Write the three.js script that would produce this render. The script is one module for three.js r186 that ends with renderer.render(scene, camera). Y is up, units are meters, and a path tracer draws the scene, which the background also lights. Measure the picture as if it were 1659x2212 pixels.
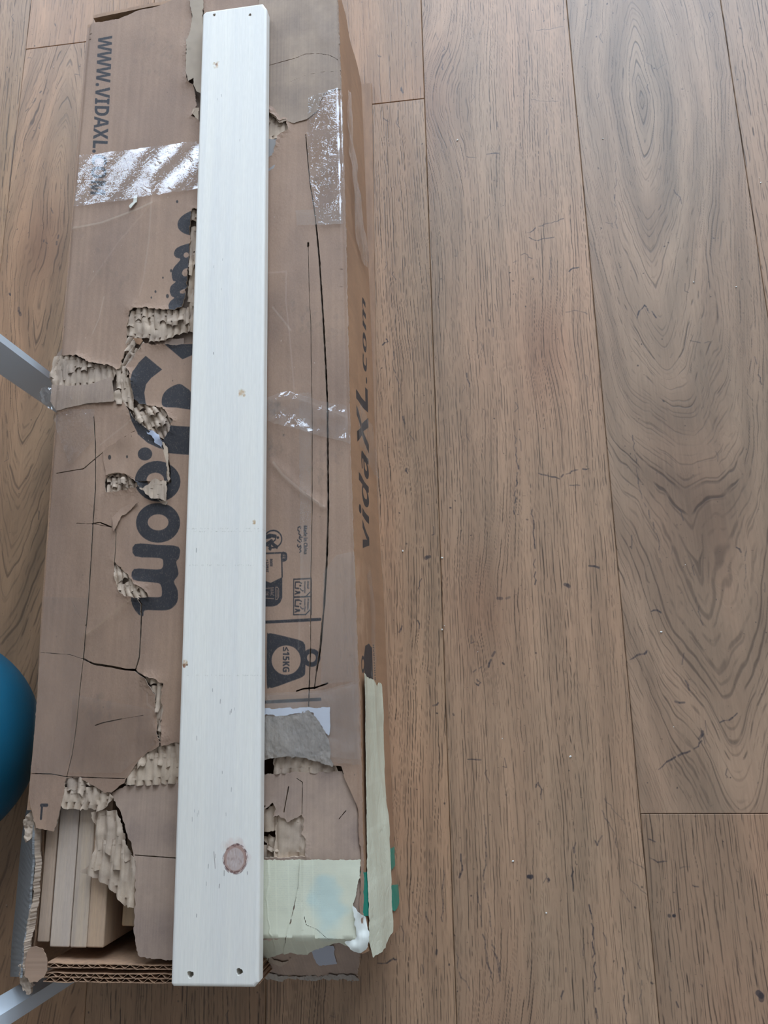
import * as THREE from 'three';
import { mergeGeometries } from 'three/addons/utils/BufferGeometryUtils.js';
import { RoundedBoxGeometry } from 'three/addons/geometries/RoundedBoxGeometry.js';
import { Brush, Evaluator, SUBTRACTION } from 'three-bvh-csg';
import { RectAreaLightUniformsLib } from 'three/addons/lights/RectAreaLightUniformsLib.js';

// ---------------------------------------------------------------- camera, sky, window light, exposure
const scene = new THREE.Scene();
const W = 1659, H = 2212, FOCAL = 1700, EYE = 0.8597;
const camera = new THREE.PerspectiveCamera(2 * Math.atan(H / 2 / FOCAL) * 180 / Math.PI, W / H, 0.02, 50);
const RIGHT = new THREE.Vector3(0.991421584, -0.129658091, 0.016493103);
const DOWN = new THREE.Vector3(-0.047771001, -0.242003862, 0.969098582);
const AHEAD = new THREE.Vector3(-0.121660077, -0.961573143, -0.246121749);
camera.matrix.makeBasis(RIGHT, DOWN.clone().negate(), AHEAD.clone().negate());
camera.quaternion.setFromRotationMatrix(camera.matrix);
camera.position.set(0, EYE, 0);
const SKY = new THREE.Color(0.50, 0.73, 1.0);
scene.background = SKY;
scene.backgroundIntensity = 5;
const renderer = new THREE.WebGLRenderer({ antialias: true });
renderer.toneMapping = THREE.LinearToneMapping;
renderer.toneMappingExposure = 0.76;
renderer.shadowMap.enabled = true;
RectAreaLightUniformsLib.init();
// the two windows in the wall ahead: [x0, x1, y0, y1]
const ROOM = { x0: -2.4, x1: 2.5, z0: -2.75, z1: 1.9, h: 3.0 };
const WINDOWS = [[-1.95, -1.2, 0.3, 2.85], [-0.45, 1.8, 0.3, 2.85]];
for (const [x0, x1, y0, y1] of WINDOWS) {          // daylight entering through each opening
  const l = new THREE.RectAreaLight(new THREE.Color(0.84, 0.95, 1.14), 7.8, x1 - x0 - 0.1, y1 - y0 - 0.1);
  l.name = 'window_daylight';
  l.position.set((x0 + x1) / 2, (y0 + y1) / 2, ROOM.z0 + 0.03);
  l.lookAt((x0 + x1) / 2, (y0 + y1) / 2, 5);
  scene.add(l);
}

// ---------------------------------------------------------------- helpers
function rng(seed) { let s = seed * 2654435761 >>> 0; return () => { s = (s + 0x6d2b79f5) | 0; let t = Math.imul(s ^ (s >>> 15), 1 | s); t = (t + Math.imul(t ^ (t >>> 7), 61 | t)) ^ t; return ((t ^ (t >>> 14)) >>> 0) / 4294967296; }; }
const R0 = rng(7), PERM = new Float32Array(65536).map(() => R0() * 2 - 1);
function noise(x, y) {                               // value noise, -1..1
  const ix = Math.floor(x), iy = Math.floor(y), fx = x - ix, fy = y - iy;
  const u = fx * fx * (3 - 2 * fx), v = fy * fy * (3 - 2 * fy);
  const h = (a, b) => PERM[(Math.imul(a, 7919) + Math.imul(b, 104729) ^ Math.imul(a + 31 * b, 668265263) >>> 13) & 65535];
  const a = h(ix, iy), b = h(ix + 1, iy), c = h(ix, iy + 1), d = h(ix + 1, iy + 1);
  return a + (b - a) * u + (c - a) * v + (a - b - c + d) * u * v;
}
const fbm = (x, y, n = 4) => { let s = 0, a = 0.5; for (let i = 0; i < n; i++) { s += a * noise(x, y); x = x * 2.03 + 11.3; y = y * 2.03 + 5.7; a *= 0.5; } return s; };
const clamp = (x, a = 0, b = 1) => Math.min(b, Math.max(a, x));
const sstep = (a, b, x) => { const t = clamp((x - a) / (b - a)); return t * t * (3 - 2 * t); };
const mix = (a, b, t) => a + (b - a) * t;

// where the sight line of photograph point (u, v) meets the level y = h, as [x, z]; used to measure places on the floor and the box
function ray(u, v) { return RIGHT.clone().multiplyScalar((u - W / 2) / FOCAL).addScaledVector(DOWN, (v - H / 2) / FOCAL).add(AHEAD); }
function at(u, v, h = 0) { const d = ray(u, v), t = (h - EYE) / d.y; return [d.x * t, d.z * t]; }
const TOP = 0.155;                                   // height of the box
const P3 = (pts, h = TOP) => pts.map(([u, v]) => at(u, v, h));

const counts = {};
function numbered(n) { const k = counts[n] = (counts[n] ?? -1) + 1; return k ? n + '_' + String(k).padStart(3, '0') : n; }
function put(o, name, parent = scene) { o.name = numbered(name); o.traverse((m) => { if (m.isMesh) m.castShadow = m.receiveShadow = true; }); parent.add(o); return o; }
function thing(name, label, category, [x, y, z] = [0, 0, 0], group) {
  const g = new THREE.Group(); put(g, name); g.position.set(x, y, z); g.userData = { label, category }; if (group) g.userData.group = group; return g;
}
function part(name, geometry, material, parent, label) {   // geometry is given in room coordinates
  const f = geometry.userData.faces, p = new THREE.Vector3();
  if (f && parent === carton && EDGED.has(material)) { geometry.clearGroups(); geometry.addGroup(0, f, 0); geometry.addGroup(f, geometry.userData.total - f, 1); material = [material, cardTorn]; }   // bare torn edges
  const m = new THREE.Mesh(geometry, material);
  for (let q = parent; q && q !== scene; q = q.parent) p.add(q.position);
  if (!geometry.userData.moved) { geometry.translate(-p.x, -p.y, -p.z); geometry.userData.moved = true; }
  put(m, name, parent); if (label) m.userData.label = label; return m;
}
function structure(o, name, parent = scene) { put(o, name, parent); if (parent === scene) o.userData.kind = 'structure'; return o; }

function canvas(w, h) { const c = document.createElement('canvas'); c.width = w; c.height = h; return c; }
function perPixel(c, f) {                            // f(x, y) returns [r, g, b] 0..255 or one grey
  const ctx = c.getContext('2d'), im = ctx.createImageData(c.width, c.height), d = im.data;
  for (let y = 0, i = 0; y < c.height; y++) for (let x = 0; x < c.width; x++, i += 4) { const q = f(x, y); if (q.length) { d[i] = q[0]; d[i + 1] = q[1]; d[i + 2] = q[2]; } else d[i] = d[i + 1] = d[i + 2] = q; d[i + 3] = 255; }
  ctx.putImageData(im, 0, 0); return c;
}
function tex(c, colour = true, repeat) {
  const t = new THREE.CanvasTexture(c); t.colorSpace = colour ? THREE.SRGBColorSpace : THREE.NoColorSpace; t.anisotropy = 8;
  if (repeat) { t.wrapS = t.wrapT = THREE.MirroredRepeatWrapping; } return t;
}
const std = (o) => new THREE.MeshStandardMaterial(o), phys = (o) => new THREE.MeshPhysicalMaterial(o);

// ---- outlines: signed distance to ragged polygons and slits, positive inside the sheet
function distSeg(px, pz, s) { const dx = s[2] - s[0], dz = s[3] - s[1], t = clamp(((px - s[0]) * dx + (pz - s[1]) * dz) / (dx * dx + dz * dz + 1e-12)); return Math.hypot(px - s[0] - dx * t, pz - s[1] - dz * t); }
function segs(pts, closed = true) { const o = []; for (let i = 0; i < pts.length - (closed ? 0 : 1); i++) { const a = pts[i], b = pts[(i + 1) % pts.length]; o.push([a[0], a[1], b[0], b[1]]); } return o; }
function box2(pts) { const b = [1e9, 1e9, -1e9, -1e9]; for (const [x, z] of pts) { b[0] = Math.min(b[0], x); b[1] = Math.min(b[1], z); b[2] = Math.max(b[2], x); b[3] = Math.max(b[3], z); } return b; }
function poly(pts) { return { s: segs(pts), b: box2(pts) }; }
function sdPoly(p, x, z) { let d = 1e9, inside = false; for (const s of p.s) { const e = distSeg(x, z, s); if (e < d) d = e; if ((s[1] > z) !== (s[3] > z) && x < (s[2] - s[0]) * (z - s[1]) / (s[3] - s[1]) + s[0]) inside = !inside; } return inside ? d : -d; }
function nearBox(b, x, z, r) { return x > b[0] - r && x < b[2] + r && z > b[1] - r && z < b[3] + r; }
function region(outer, holes = [], cuts = [], rag = 0.0008, outerRag = rag) {
  const O = poly(outer), Hs = holes.map(poly), Cs = cuts.map(([pts, w]) => ({ s: segs(pts, false), b: box2(pts), w }));
  return {
    b: O.b,
    near(x, z, r) { const hs = Hs.filter((p) => nearBox(p.b, x, z, r)), cs = []; for (const c of Cs) if (nearBox(c.b, x, z, r)) for (const s of c.s) if (distSeg(x, z, s) < r) cs.push([s, c.w]); return { hs, cs }; },
    sd(x, z, n = { hs: Hs, cs: null }) {
      const w = noise(x * 260, z * 260) + 0.6 * noise(x * 700 + 9, z * 700);
      let d = sdPoly(O, x, z) + outerRag * w, edge = 1e9;
      for (const p of n.hs) { const e = -sdPoly(p, x, z) + rag * w; if (e < edge) edge = e; }
      if (n.cs) for (const [s, cw] of n.cs) { const e = distSeg(x, z, s) - cw * (0.85 + 0.22 * w); if (e < d) d = e; }
      else for (const c of Cs) for (const s of c.s) { const e = distSeg(x, z, s) - c.w * (0.75 + 0.5 * w); if (e < d) d = e; }
      return [Math.min(d, edge), edge];
    },
  };
}
// ---- a sheet with thickness over a region, fine triangles along its edges; y(x, z, edge) is its upper face
function sheet(reg, { y, th = 0.0006, C = 0.004, sub = 8, uv, extra }) {
  const F = C / sub, [bx0, bz0, bx1, bz1] = reg.b, pos = [], uvs = [], idx = [], key = new Map(), skirts = [];
  const nx = Math.ceil((bx1 - bx0) / C) + 2, nz = Math.ceil((bz1 - bz0) / C) + 2, X0 = bx0 - C, Z0 = bz0 - C, big = nx * sub + 1;
  const vert = (k, x, z, e) => { let i = key.get(k); if (i === undefined) { i = pos.length / 3; key.set(k, i); pos.push(x, y(x, z, e), z); const q = uv(x, z); uvs.push(q[0], q[1]); } return i; };
  const sdf = extra ? (x, z, n) => { const q = reg.sd(x, z, n); return [Math.min(q[0], extra(x, z)), q[1]]; } : (x, z, n) => reg.sd(x, z, n);
  for (let cj = 0; cj < nz; cj++) for (let ci = 0; ci < nx; ci++) {
    const mx = X0 + (ci + 0.5) * C, mz = Z0 + (cj + 0.5) * C, n = reg.near(mx, mz, C * 2 + 0.02), [m, me] = sdf(mx, mz, n);
    if (m < -C * 0.75 - 0.003) continue;
    const solid = m > C * 0.75 + 0.003;
    const step = solid ? sub : 1;
    const vals = [];
    if (!solid) for (let j = 0; j <= sub; j++) for (let i = 0; i <= sub; i++) vals.push(sdf(X0 + ci * C + i * F, Z0 + cj * C + j * F, n));
    for (let j = 0; j < sub; j += step) for (let i = 0; i < sub; i += step) {
      const gi = ci * sub + i, gj = cj * sub + j, c4 = [[gi, gj], [gi, gj + step], [gi + step, gj + step], [gi + step, gj]];
      const v4 = solid ? [[1, me], [1, me], [1, me], [1, me]] : [vals[j * (sub + 1) + i], vals[(j + 1) * (sub + 1) + i], vals[(j + 1) * (sub + 1) + i + 1], vals[j * (sub + 1) + i + 1]];
      const out = []; let open = null;
      for (let k = 0; k < 4; k++) {
        const a = c4[k], b = c4[(k + 1) % 4], va = v4[k], vb = v4[(k + 1) % 4], xa = X0 + a[0] * F, za = Z0 + a[1] * F;
        if (va[0] > 0) out.push(vert(a[1] * big + a[0], xa, za, solid ? sdf(xa, za, n)[1] : va[1]));
        if ((va[0] > 0) !== (vb[0] > 0)) {
          const t = va[0] / (va[0] - vb[0]), lo = Math.min(a[1] * big + a[0], b[1] * big + b[0]), horizontal = a[1] === b[1];
          const id = vert(-(lo * 2 + (horizontal ? 1 : 2)), xa + (b[0] - a[0]) * F * t, za + (b[1] - a[1]) * F * t, mix(va[1], vb[1], t));
          out.push(id);
          if (va[0] > 0) open = id; else if (open !== null) { skirts.push(open, id); open = null; } else skirts.push(-1, id);
        }
      }
      if (open !== null && skirts.length > 1 && skirts[skirts.length - 2] === -1) skirts[skirts.length - 2] = open;
      for (let k = 1; k + 1 < out.length; k++) idx.push(out[0], out[k], out[k + 1]);
    }
  }
  const g = new THREE.BufferGeometry(), N = pos.length / 3;
  g.setAttribute('position', new THREE.Float32BufferAttribute(pos, 3)); g.setAttribute('uv', new THREE.Float32BufferAttribute(uvs, 2)); g.setIndex(idx); g.computeVertexNormals();
  const nm = g.attributes.normal.array, p2 = [], n2 = [], u2 = [], i2 = [];
  for (let i = 0; i < N; i++) { p2.push(pos[i * 3], pos[i * 3 + 1] - th, pos[i * 3 + 2]); n2.push(-nm[i * 3], -nm[i * 3 + 1], -nm[i * 3 + 2]); u2.push(uvs[i * 2], uvs[i * 2 + 1]); }
  for (let i = 0; i < idx.length; i += 3) i2.push(idx[i] + N, idx[i + 2] + N, idx[i + 1] + N);
  let base = N * 2; const N2 = i2.length;
  for (let i = 0; i < skirts.length; i += 2) {
    const a = skirts[i], b = skirts[i + 1]; if (a < 0) continue;
    const dx = pos[b * 3] - pos[a * 3], dz = pos[b * 3 + 2] - pos[a * 3 + 2], l = Math.hypot(dx, dz) || 1;
    for (const [k, d] of [[a, 0], [b, 0], [b, th], [a, th]]) { p2.push(pos[k * 3], pos[k * 3 + 1] - d, pos[k * 3 + 2]); n2.push(-dz / l, 0, dx / l); u2.push(uvs[k * 2], uvs[k * 2 + 1]); }
    i2.push(base, base + 2, base + 1, base, base + 3, base + 2); base += 4;
  }
  const r = new THREE.BufferGeometry();
  const faces = idx.length + N2;
  r.setAttribute('position', new THREE.Float32BufferAttribute(pos.concat(p2), 3)); r.setAttribute('normal', new THREE.Float32BufferAttribute(Array.from(nm).concat(n2), 3)); r.setAttribute('uv', new THREE.Float32BufferAttribute(uvs.concat(u2), 2)); r.setIndex(idx.concat(i2)); r.userData.faces = faces; r.userData.total = idx.length + i2.length;
  return r;
}
// ---- a slab between P(s, t) and the same surface moved by off
function slab(P, nu, nv, off) {
  const pos = [], uv = [], idx = [], M = (nu + 1) * (nv + 1);
  for (let k = 0; k < 2; k++) for (let j = 0; j <= nv; j++) for (let i = 0; i <= nu; i++) { const p = P(i / nu, j / nv); pos.push(p[0] + k * off[0], p[1] + k * off[1], p[2] + k * off[2]); uv.push(i / nu, 1 - j / nv); }
  for (let j = 0; j < nv; j++) for (let i = 0; i < nu; i++) { const a = j * (nu + 1) + i, b = a + 1, c = a + nu + 1, d = c + 1; idx.push(a, c, b, b, c, d, a + M, b + M, c + M, b + M, d + M, c + M); }
  const rim = []; for (let i = 0; i < nu; i++) rim.push(i); for (let j = 0; j < nv; j++) rim.push(j * (nu + 1) + nu); for (let i = nu; i > 0; i--) rim.push(nv * (nu + 1) + i); for (let j = nv; j > 0; j--) rim.push(j * (nu + 1));
  const extra = pos.length / 3, rp = [], ru = [];
  rim.forEach((a, i) => { const b = rim[(i + 1) % rim.length], q = extra + i * 4; for (const v of [a, b, b + M, a + M]) { rp.push(pos[v * 3], pos[v * 3 + 1], pos[v * 3 + 2]); ru.push(uv[(v % M) * 2], uv[(v % M) * 2 + 1]); } idx.push(q, q + 1, q + 2, q, q + 2, q + 3); });
  const g = new THREE.BufferGeometry(); g.setAttribute('position', new THREE.Float32BufferAttribute(pos.concat(rp), 3)); g.setAttribute('uv', new THREE.Float32BufferAttribute(uv.concat(ru), 2)); g.setIndex(idx); g.computeVertexNormals();
  return g;
}

// ---------------------------------------------------------------- floor: oak planks, each its own board
const PW = 0.19, PX0 = -0.0466, PL = 1.285;
const stroke = (ctx, pts, w, style) => { ctx.lineWidth = w; ctx.strokeStyle = style; ctx.lineCap = ctx.lineJoin = 'round'; ctx.beginPath(); pts.forEach((p, i) => (i ? ctx.lineTo(p[0], p[1]) : ctx.moveTo(p[0], p[1]))); ctx.stroke(); };
// grain: ring coordinate K du^2 + |dz| about the knots, pores drawn out along it. o: {seed, arch: [u, z, sharpness, stretch], knots: [[u, z, size, strength]], pitch, tone, lines}
function plankTextures(o, w = 320, h = 2048, marks = []) {
  const s = o.seed * 17.3, col = canvas(w, h), bmp = canvas(w, h), bctx = bmp.getContext('2d'), bim = bctx.createImageData(w, h), tone = o.tone ?? [1, 1, 1];
  const pitch = o.pitch ?? 0.0031, strength = o.lines ?? 1;
  perPixel(col, (px, py) => {
    const x = px / w * PW, z = py / h * PL;
    const wx = 0.005 * noise(x * 14 + s, z * 3.2) + 0.0022 * noise(x * 45 + s, z * 11 + s) + 0.0006 * noise(x * 160, z * 60 + s);
    let r = x + wx + 0.012 * noise(s + 3, z * 1.7);
    let warm = 0;
    if (o.arch) {
      const [au, az, k, st] = o.arch, du = Math.abs(x + wx * 1.6 - au - 0.016 * noise(z * 2.4, s)), dz = Math.abs(z + 0.02 * noise(x * 30, z * 9) - az);
      r = Math.pow(Math.pow(du, k) + Math.pow(dz * st, k), 1 / k) + 0.004 * noise(x * 20 + s, z * 4);
    }
    for (const [ku, kz, size, amp] of o.knots ?? []) { const e = Math.exp(-((x - ku) ** 2 + ((z - kz) * 0.45) ** 2) / (size * size)); r += amp * e; warm += e; }
    const id = r / pitch, n = Math.floor(id), f = id - n;
    const band = noise(n * 0.37 + s, n * 0.11) * 0.5 + noise(r / 0.019, z * 2.2 + s) * 0.6;
    const dash = sstep(-0.45, 0.35, noise(n * 5.3 + s, z * 24 + n * 3.7) + 0.7 * noise(n * 2.1, z * 110 + s) + 0.25 * noise(x * 30 + s, z * 5));
    const width = 0.10 + 0.06 * noise(n * 9.1, z * 22);
    const id2 = r / (pitch * 0.43) + 7.3, n2 = Math.floor(id2), f2 = id2 - n2;
    const hair = (1 - sstep(0.06, 0.24, Math.abs(f2 - 0.5))) * sstep(-0.1, 0.6, noise(n2 * 3.3 + s, z * 34 + n2) + 0.5 * noise(n2, z * 130)) * 0.45 * strength;
    const main = (1 - sstep(width * 0.4, width * 1.35, Math.abs(f - 0.5 + 0.12 * noise(z * 60, n)))) * dash * strength * (0.7 + 0.5 * noise(n * 1.7 + s, z * 4));
    const pore = Math.max(main, hair);
    const fibre = noise(x * 1500 + 40 * wx / 0.005, z * 55 + s) * 0.5 + noise(x * 700, z * 22 + s) * 0.5;
    const patch = fbm(x * 16 + s, z * 3.4 + s, 4), blotch = fbm(x * 40 + s * 2, z * 9, 3);
    const ringdark = (o.arch ? 0.10 : 0.05) * (0.5 + 0.5 * Math.sin(r / 0.0085 * 1.9 + 2 * noise(x * 30, z * 8)));
    let L = 1 + 0.07 * patch + 0.05 * blotch + 0.05 * band + 0.05 * fibre - ringdark - 0.10 * clamp(warm);
    const sp = noise(px * 0.35 + s * 31, py * 0.3) > 0.93 ? 0.2 : 0;
    L *= 1 - 0.5 * clamp(pore) - sp * 0.8;
    bim.data[(py * w + px) * 4] = bim.data[(py * w + px) * 4 + 1] = bim.data[(py * w + px) * 4 + 2] = 205 - 150 * clamp(pore) + 22 * fibre; bim.data[(py * w + px) * 4 + 3] = 255;
    const red = 0.028 * patch + 0.035 * warm, p = clamp(pore);
    return [169 * L * tone[0] * (1 + red), 135 * L * tone[1] * (1 - red * 0.3), (105 * L + p) * tone[2] * (1 - red * 0.8)];
  });
  bctx.putImageData(bim, 0, 0);
  const ctx = col.getContext('2d'), r = rng(o.seed + 100);
  for (const [pts, lw, a] of marks) {                                  // worn dents, cracks and stains, each a broken dark line
    for (let i = 0; i + 1 < pts.length; i++) { const [a0, b0] = pts[i], [a1, b1] = pts[i + 1], m = Math.max(2, Math.round(Math.hypot(a1 - a0, b1 - b0) / 7)); let last = [a0, b0];
      for (let k = 1; k <= m; k++) { const q = [mix(a0, a1, k / m) + (k < m ? (r() - 0.5) * 4.5 : 0), mix(b0, b1, k / m) + (k < m ? (r() - 0.5) * 3 : 0)]; if (r() < 0.84) stroke(ctx, [last, q], lw * (0.4 + 0.6 * r()), `rgba(52,46,48,${a * (0.55 + 0.5 * r())})`); last = q; } }
  }
  for (let i = 0; i < 110; i++) { ctx.fillStyle = `rgba(50,42,40,${0.25 + 0.5 * r()})`; const q = 0.7 + 1.1 * r() * r(); ctx.beginPath(); ctx.ellipse(r() * w, r() * h, q, q * (1 + r()), r() * 3, 0, 7); ctx.fill(); }
  for (let i = 0; i < 34; i++) { const x = r() * w, y = r() * h; stroke(ctx, [[x, y], [x + (r() - 0.5) * 9, y + 4 + r() * 12], [x + (r() - 0.5) * 12, y + 10 + r() * 16]], 0.8 + r(), `rgba(60,52,52,${0.25 + 0.35 * r()})`); }
  return { map: tex(col), bump: tex(bmp, false) };
}
const OAK = (t) => phys({ map: t.map, bumpMap: t.bump, bumpScale: 0.00035, roughness: 0.45, specularIntensity: 0.7 });
function plankGeometry(len) {
  const w = PW - 0.0004, l = len - 0.0004, c = 0.0007, d = 0.0008, g = new THREE.BufferGeometry();
  const q = [[c, 0, c], [w - c, 0, c], [w - c, 0, l - c], [c, 0, l - c], [0, -d, 0], [w, -d, 0], [w, -d, l], [0, -d, l], [0, -0.008, 0], [w, -0.008, 0], [w, -0.008, l], [0, -0.008, l]], pos = [], uv = [];
  const quad = (...k) => { for (const i of [0, 1, 2, 0, 2, 3]) { const v = q[k[i]]; pos.push(...v); uv.push(v[0] / PW, 1 - v[2] / PL); } };
  quad(0, 3, 2, 1); for (let i = 0; i < 4; i++) { const j = (i + 1) % 4; quad(i, j, 4 + j, 4 + i); quad(4 + i, 4 + j, 8 + j, 8 + i); } quad(8, 9, 10, 11);
  g.setAttribute('position', new THREE.Float32BufferAttribute(pos, 3)); g.setAttribute('uv', new THREE.Float32BufferAttribute(uv, 2)); g.computeVertexNormals(); return g;
}
const floor = structure(new THREE.Group(), 'floor');
const FULL = plankGeometry(PL);
const jz = (u, v) => at(u, v)[1];
const JOINT = { '-3': jz(115, 99), '-1': jz(850, 220), 1: jz(1525, 1758), 0: -0.978, 2: -1.12, '-4': -1.22, '-2': -0.42 };
// dents and scuffs as seen on the floor: [points in the photograph, width, strength]
const SCUFFS = [
  [[[959, 101], [954, 128], [956, 150]], 3, 0.5], [[[970, 105], [974, 135], [981, 158]], 2, 0.4], [[[973, 293], [974, 315]], 3, 0.5], [[[1008, 338], [1026, 340]], 2, 0.6], [[[1051, 333], [1076, 331]], 4, 0.5],
  [[[1133, 508], [1156, 492], [1217, 472]], 2, 0.7], [[[1133, 510], [1156, 519], [1197, 512]], 2, 0.65], [[[1108, 567], [1133, 547], [1149, 558]], 2, 0.5], [[[1188, 549], [1189, 575], [1186, 604]], 2, 0.5], [[[1229, 586], [1238, 579], [1250, 577]], 4, 0.8],
  [[[1376, 687], [1380, 672], [1392, 659], [1408, 672], [1417, 686]], 3, 0.75], [[[1392, 659], [1402, 676]], 3, 0.6], [[[1149, 66], [1179, 64], [1216, 57]], 2, 0.45], [[[1147, 215], [1180, 219], [1220, 217]], 2, 0.35], [[[1222, 674], [1240, 670], [1268, 678]], 2, 0.4],
  [[[1180, 230], [1184, 300], [1192, 350], [1194, 420]], 2, 0.35], [[[1330, 385], [1326, 440], [1332, 500]], 3, 0.35], [[[1308, 480], [1322, 482], [1324, 492]], 2, 0.5], [[[1455, 410], [1468, 425], [1472, 440]], 3, 0.45], [[[1400, 120], [1395, 135], [1420, 150], [1440, 136]], 2, 0.3],
  [[[1005, 800], [1014, 835]], 3, 0.6], [[[1111, 940], [1115, 975], [1118, 1020], [1113, 1060], [1111, 1110]], 2.5, 0.75], [[[1149, 1100], [1151, 1150], [1154, 1200], [1155, 1262]], 2.5, 0.75], [[[1163, 1022], [1185, 1028], [1208, 1034], [1216, 1025], [1243, 1015], [1272, 1012]], 3, 0.65],
  [[[1230, 1048], [1252, 1048]], 3, 0.6], [[[1075, 1292], [1100, 1290]], 6, 0.45], [[[1272, 1222], [1293, 1226]], 4, 0.7], [[[1220, 1262], [1228, 1266]], 7, 0.55], [[[1407, 1320], [1420, 1318], [1427, 1323]], 3, 0.75], [[[1366, 940], [1374, 1000], [1382, 1060], [1396, 1095], [1420, 1160], [1428, 1215]], 2, 0.55],
  [[[1608, 1290], [1609, 1200], [1612, 1180]], 2, 0.35], [[[1503, 1290], [1512, 1330], [1518, 1350]], 2, 0.5], [[[1068, 1408], [1060, 1425], [1055, 1440]], 4, 0.7], [[[1012, 1458], [1028, 1446], [1040, 1440]], 3, 0.5], [[[1025, 1474], [1033, 1480], [1038, 1474], [1030, 1468]], 3, 0.6],
  [[[1360, 1425], [1376, 1415], [1392, 1412], [1397, 1405]], 4, 0.6], [[[1630, 770], [1637, 800], [1645, 830]], 4, 0.55], [[[1490, 735], [1512, 740], [1534, 738]], 2, 0.55], [[[1590, 1182], [1600, 1192]], 5, 0.7], [[[1480, 1470], [1488, 1490]], 3, 0.5],
  [[[1422, 1662], [1440, 1645], [1465, 1632], [1490, 1622], [1508, 1612], [1515, 1600]], 3, 0.7], [[[1555, 1560], [1575, 1555], [1592, 1540]], 3, 0.75], [[[1517, 1580], [1510, 1595], [1520, 1585]], 5, 0.6], [[[1458, 1515], [1478, 1517]], 4, 0.5],
  [[[1157, 1700], [1162, 1690], [1170, 1705], [1168, 1725], [1180, 1750]], 3, 0.65], [[[1243, 1820], [1240, 1840]], 4, 0.7], [[[1235, 1872], [1236, 1900], [1238, 1925]], 3.5, 0.7], [[[1285, 1815], [1290, 1825], [1300, 1805]], 3, 0.5], [[[1141, 1893], [1141, 1893.5]], 7, 0.8], [[[1148, 1893], [1148, 1893.5]], 7, 0.8], [[[1184, 1898], [1184, 1904]], 4, 0.7],
  [[[1272, 1945], [1278, 1985], [1284, 2100], [1290, 2210]], 2.5, 0.75], [[[1344, 2090], [1348, 2150], [1353, 2212]], 2.5, 0.7], [[[1380, 2060], [1385, 2170]], 2, 0.5], [[[1222, 2090], [1222, 2110]], 3.5, 0.65], [[[1216, 2140], [1212, 2170]], 3, 0.6], [[[1340, 1920], [1360, 1948]], 2, 0.35], [[[1305, 1725], [1350, 1780]], 2, 0.35], [[[1350, 1850], [1400, 1885]], 2, 0.35], [[[1300, 1750], [1330, 1810], [1332, 1830]], 2, 0.4], [[[1360, 1900], [1400, 1935]], 2, 0.35],
  [[[1010, 1640], [1038, 1641]], 3, 0.6], [[[995, 1845], [998, 1870], [992, 1895]], 4, 0.6], [[[1400, 1812], [1415, 1818]], 3, 0.6], [[[1402, 1852], [1420, 1862], [1440, 1860]], 2.5, 0.6], [[[1468, 1875], [1490, 1872]], 2.5, 0.4], [[[1496, 1912], [1508, 1915]], 4, 0.5], [[[1445, 1978], [1446, 1978]], 6, 0.75], [[[1454, 1978], [1455, 1978]], 6, 0.75], [[[1638, 2145], [1644, 2158]], 9, 0.85], [[[1445, 2130], [1455, 2150], [1465, 2175]], 3, 0.6],
  [[[1107, 2125], [1106, 2140]], 3, 0.5], [[[1045, 1760], [1050, 1830], [1045, 1900], [1058, 1990], [1068, 2060], [1078, 2105]], 3, 0.4], [[[1030, 1905], [1042, 2010], [1056, 2090], [1068, 2128], [1080, 2118], [1078, 2080], [1062, 2050]], 2.5, 0.5], [[[985, 2060], [992, 2100], [1015, 2140]], 2.5, 0.4],
  [[[826, 745], [838, 738], [834, 732]], 3, 0.8], [[[850, 760], [848, 790], [858, 820], [862, 845]], 3, 0.6], [[[870, 900], [874, 915]], 4, 0.6], [[[880, 1022], [878, 1012]], 4, 0.7], [[[862, 1365], [868, 1352]], 5, 0.7], [[[920, 1205], [928, 1202]], 8, 0.6], [[[903, 1272], [910, 1250]], 2.5, 0.8], [[[902, 1340], [905, 1358]], 2.5, 0.7], [[[935, 1524], [946, 1518]], 4, 0.6], [[[938, 2040], [942, 2060]], 7, 0.7], [[[920, 1970], [925, 1992]], 4, 0.6], [[[828, 255], [838, 262]], 3, 0.55], [[[865, 180], [870, 200], [866, 190]], 4, 0.45], [[[815, 118], [822, 122]], 4, 0.5], [[[958, 1880], [956, 1930], [955, 1990]], 2.5, 0.5], [[[815, 2080], [835, 2080], [850, 2070], [856, 2072]], 2.5, 0.7],
  [[[86, 200], [90, 192]], 6, 0.55], [[[98, 512], [94, 522], [102, 526]], 5, 0.6], [[[126, 508], [122, 528]], 4, 0.7], [[[48, 355], [52, 345]], 5, 0.5], [[[20, 634], [22, 638]], 6, 0.7], [[[40, 665], [44, 680]], 9, 0.45], [[[55, 240], [70, 222], [76, 212]], 3, 0.5], [[[110, 445], [114, 460]], 3, 0.5], [[[162, 160], [172, 162]], 2.5, 0.6], [[[118, 50], [120, 56]], 5, 0.5], [[[60, 125], [68, 126]], 2.5, 0.4],
];
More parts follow.
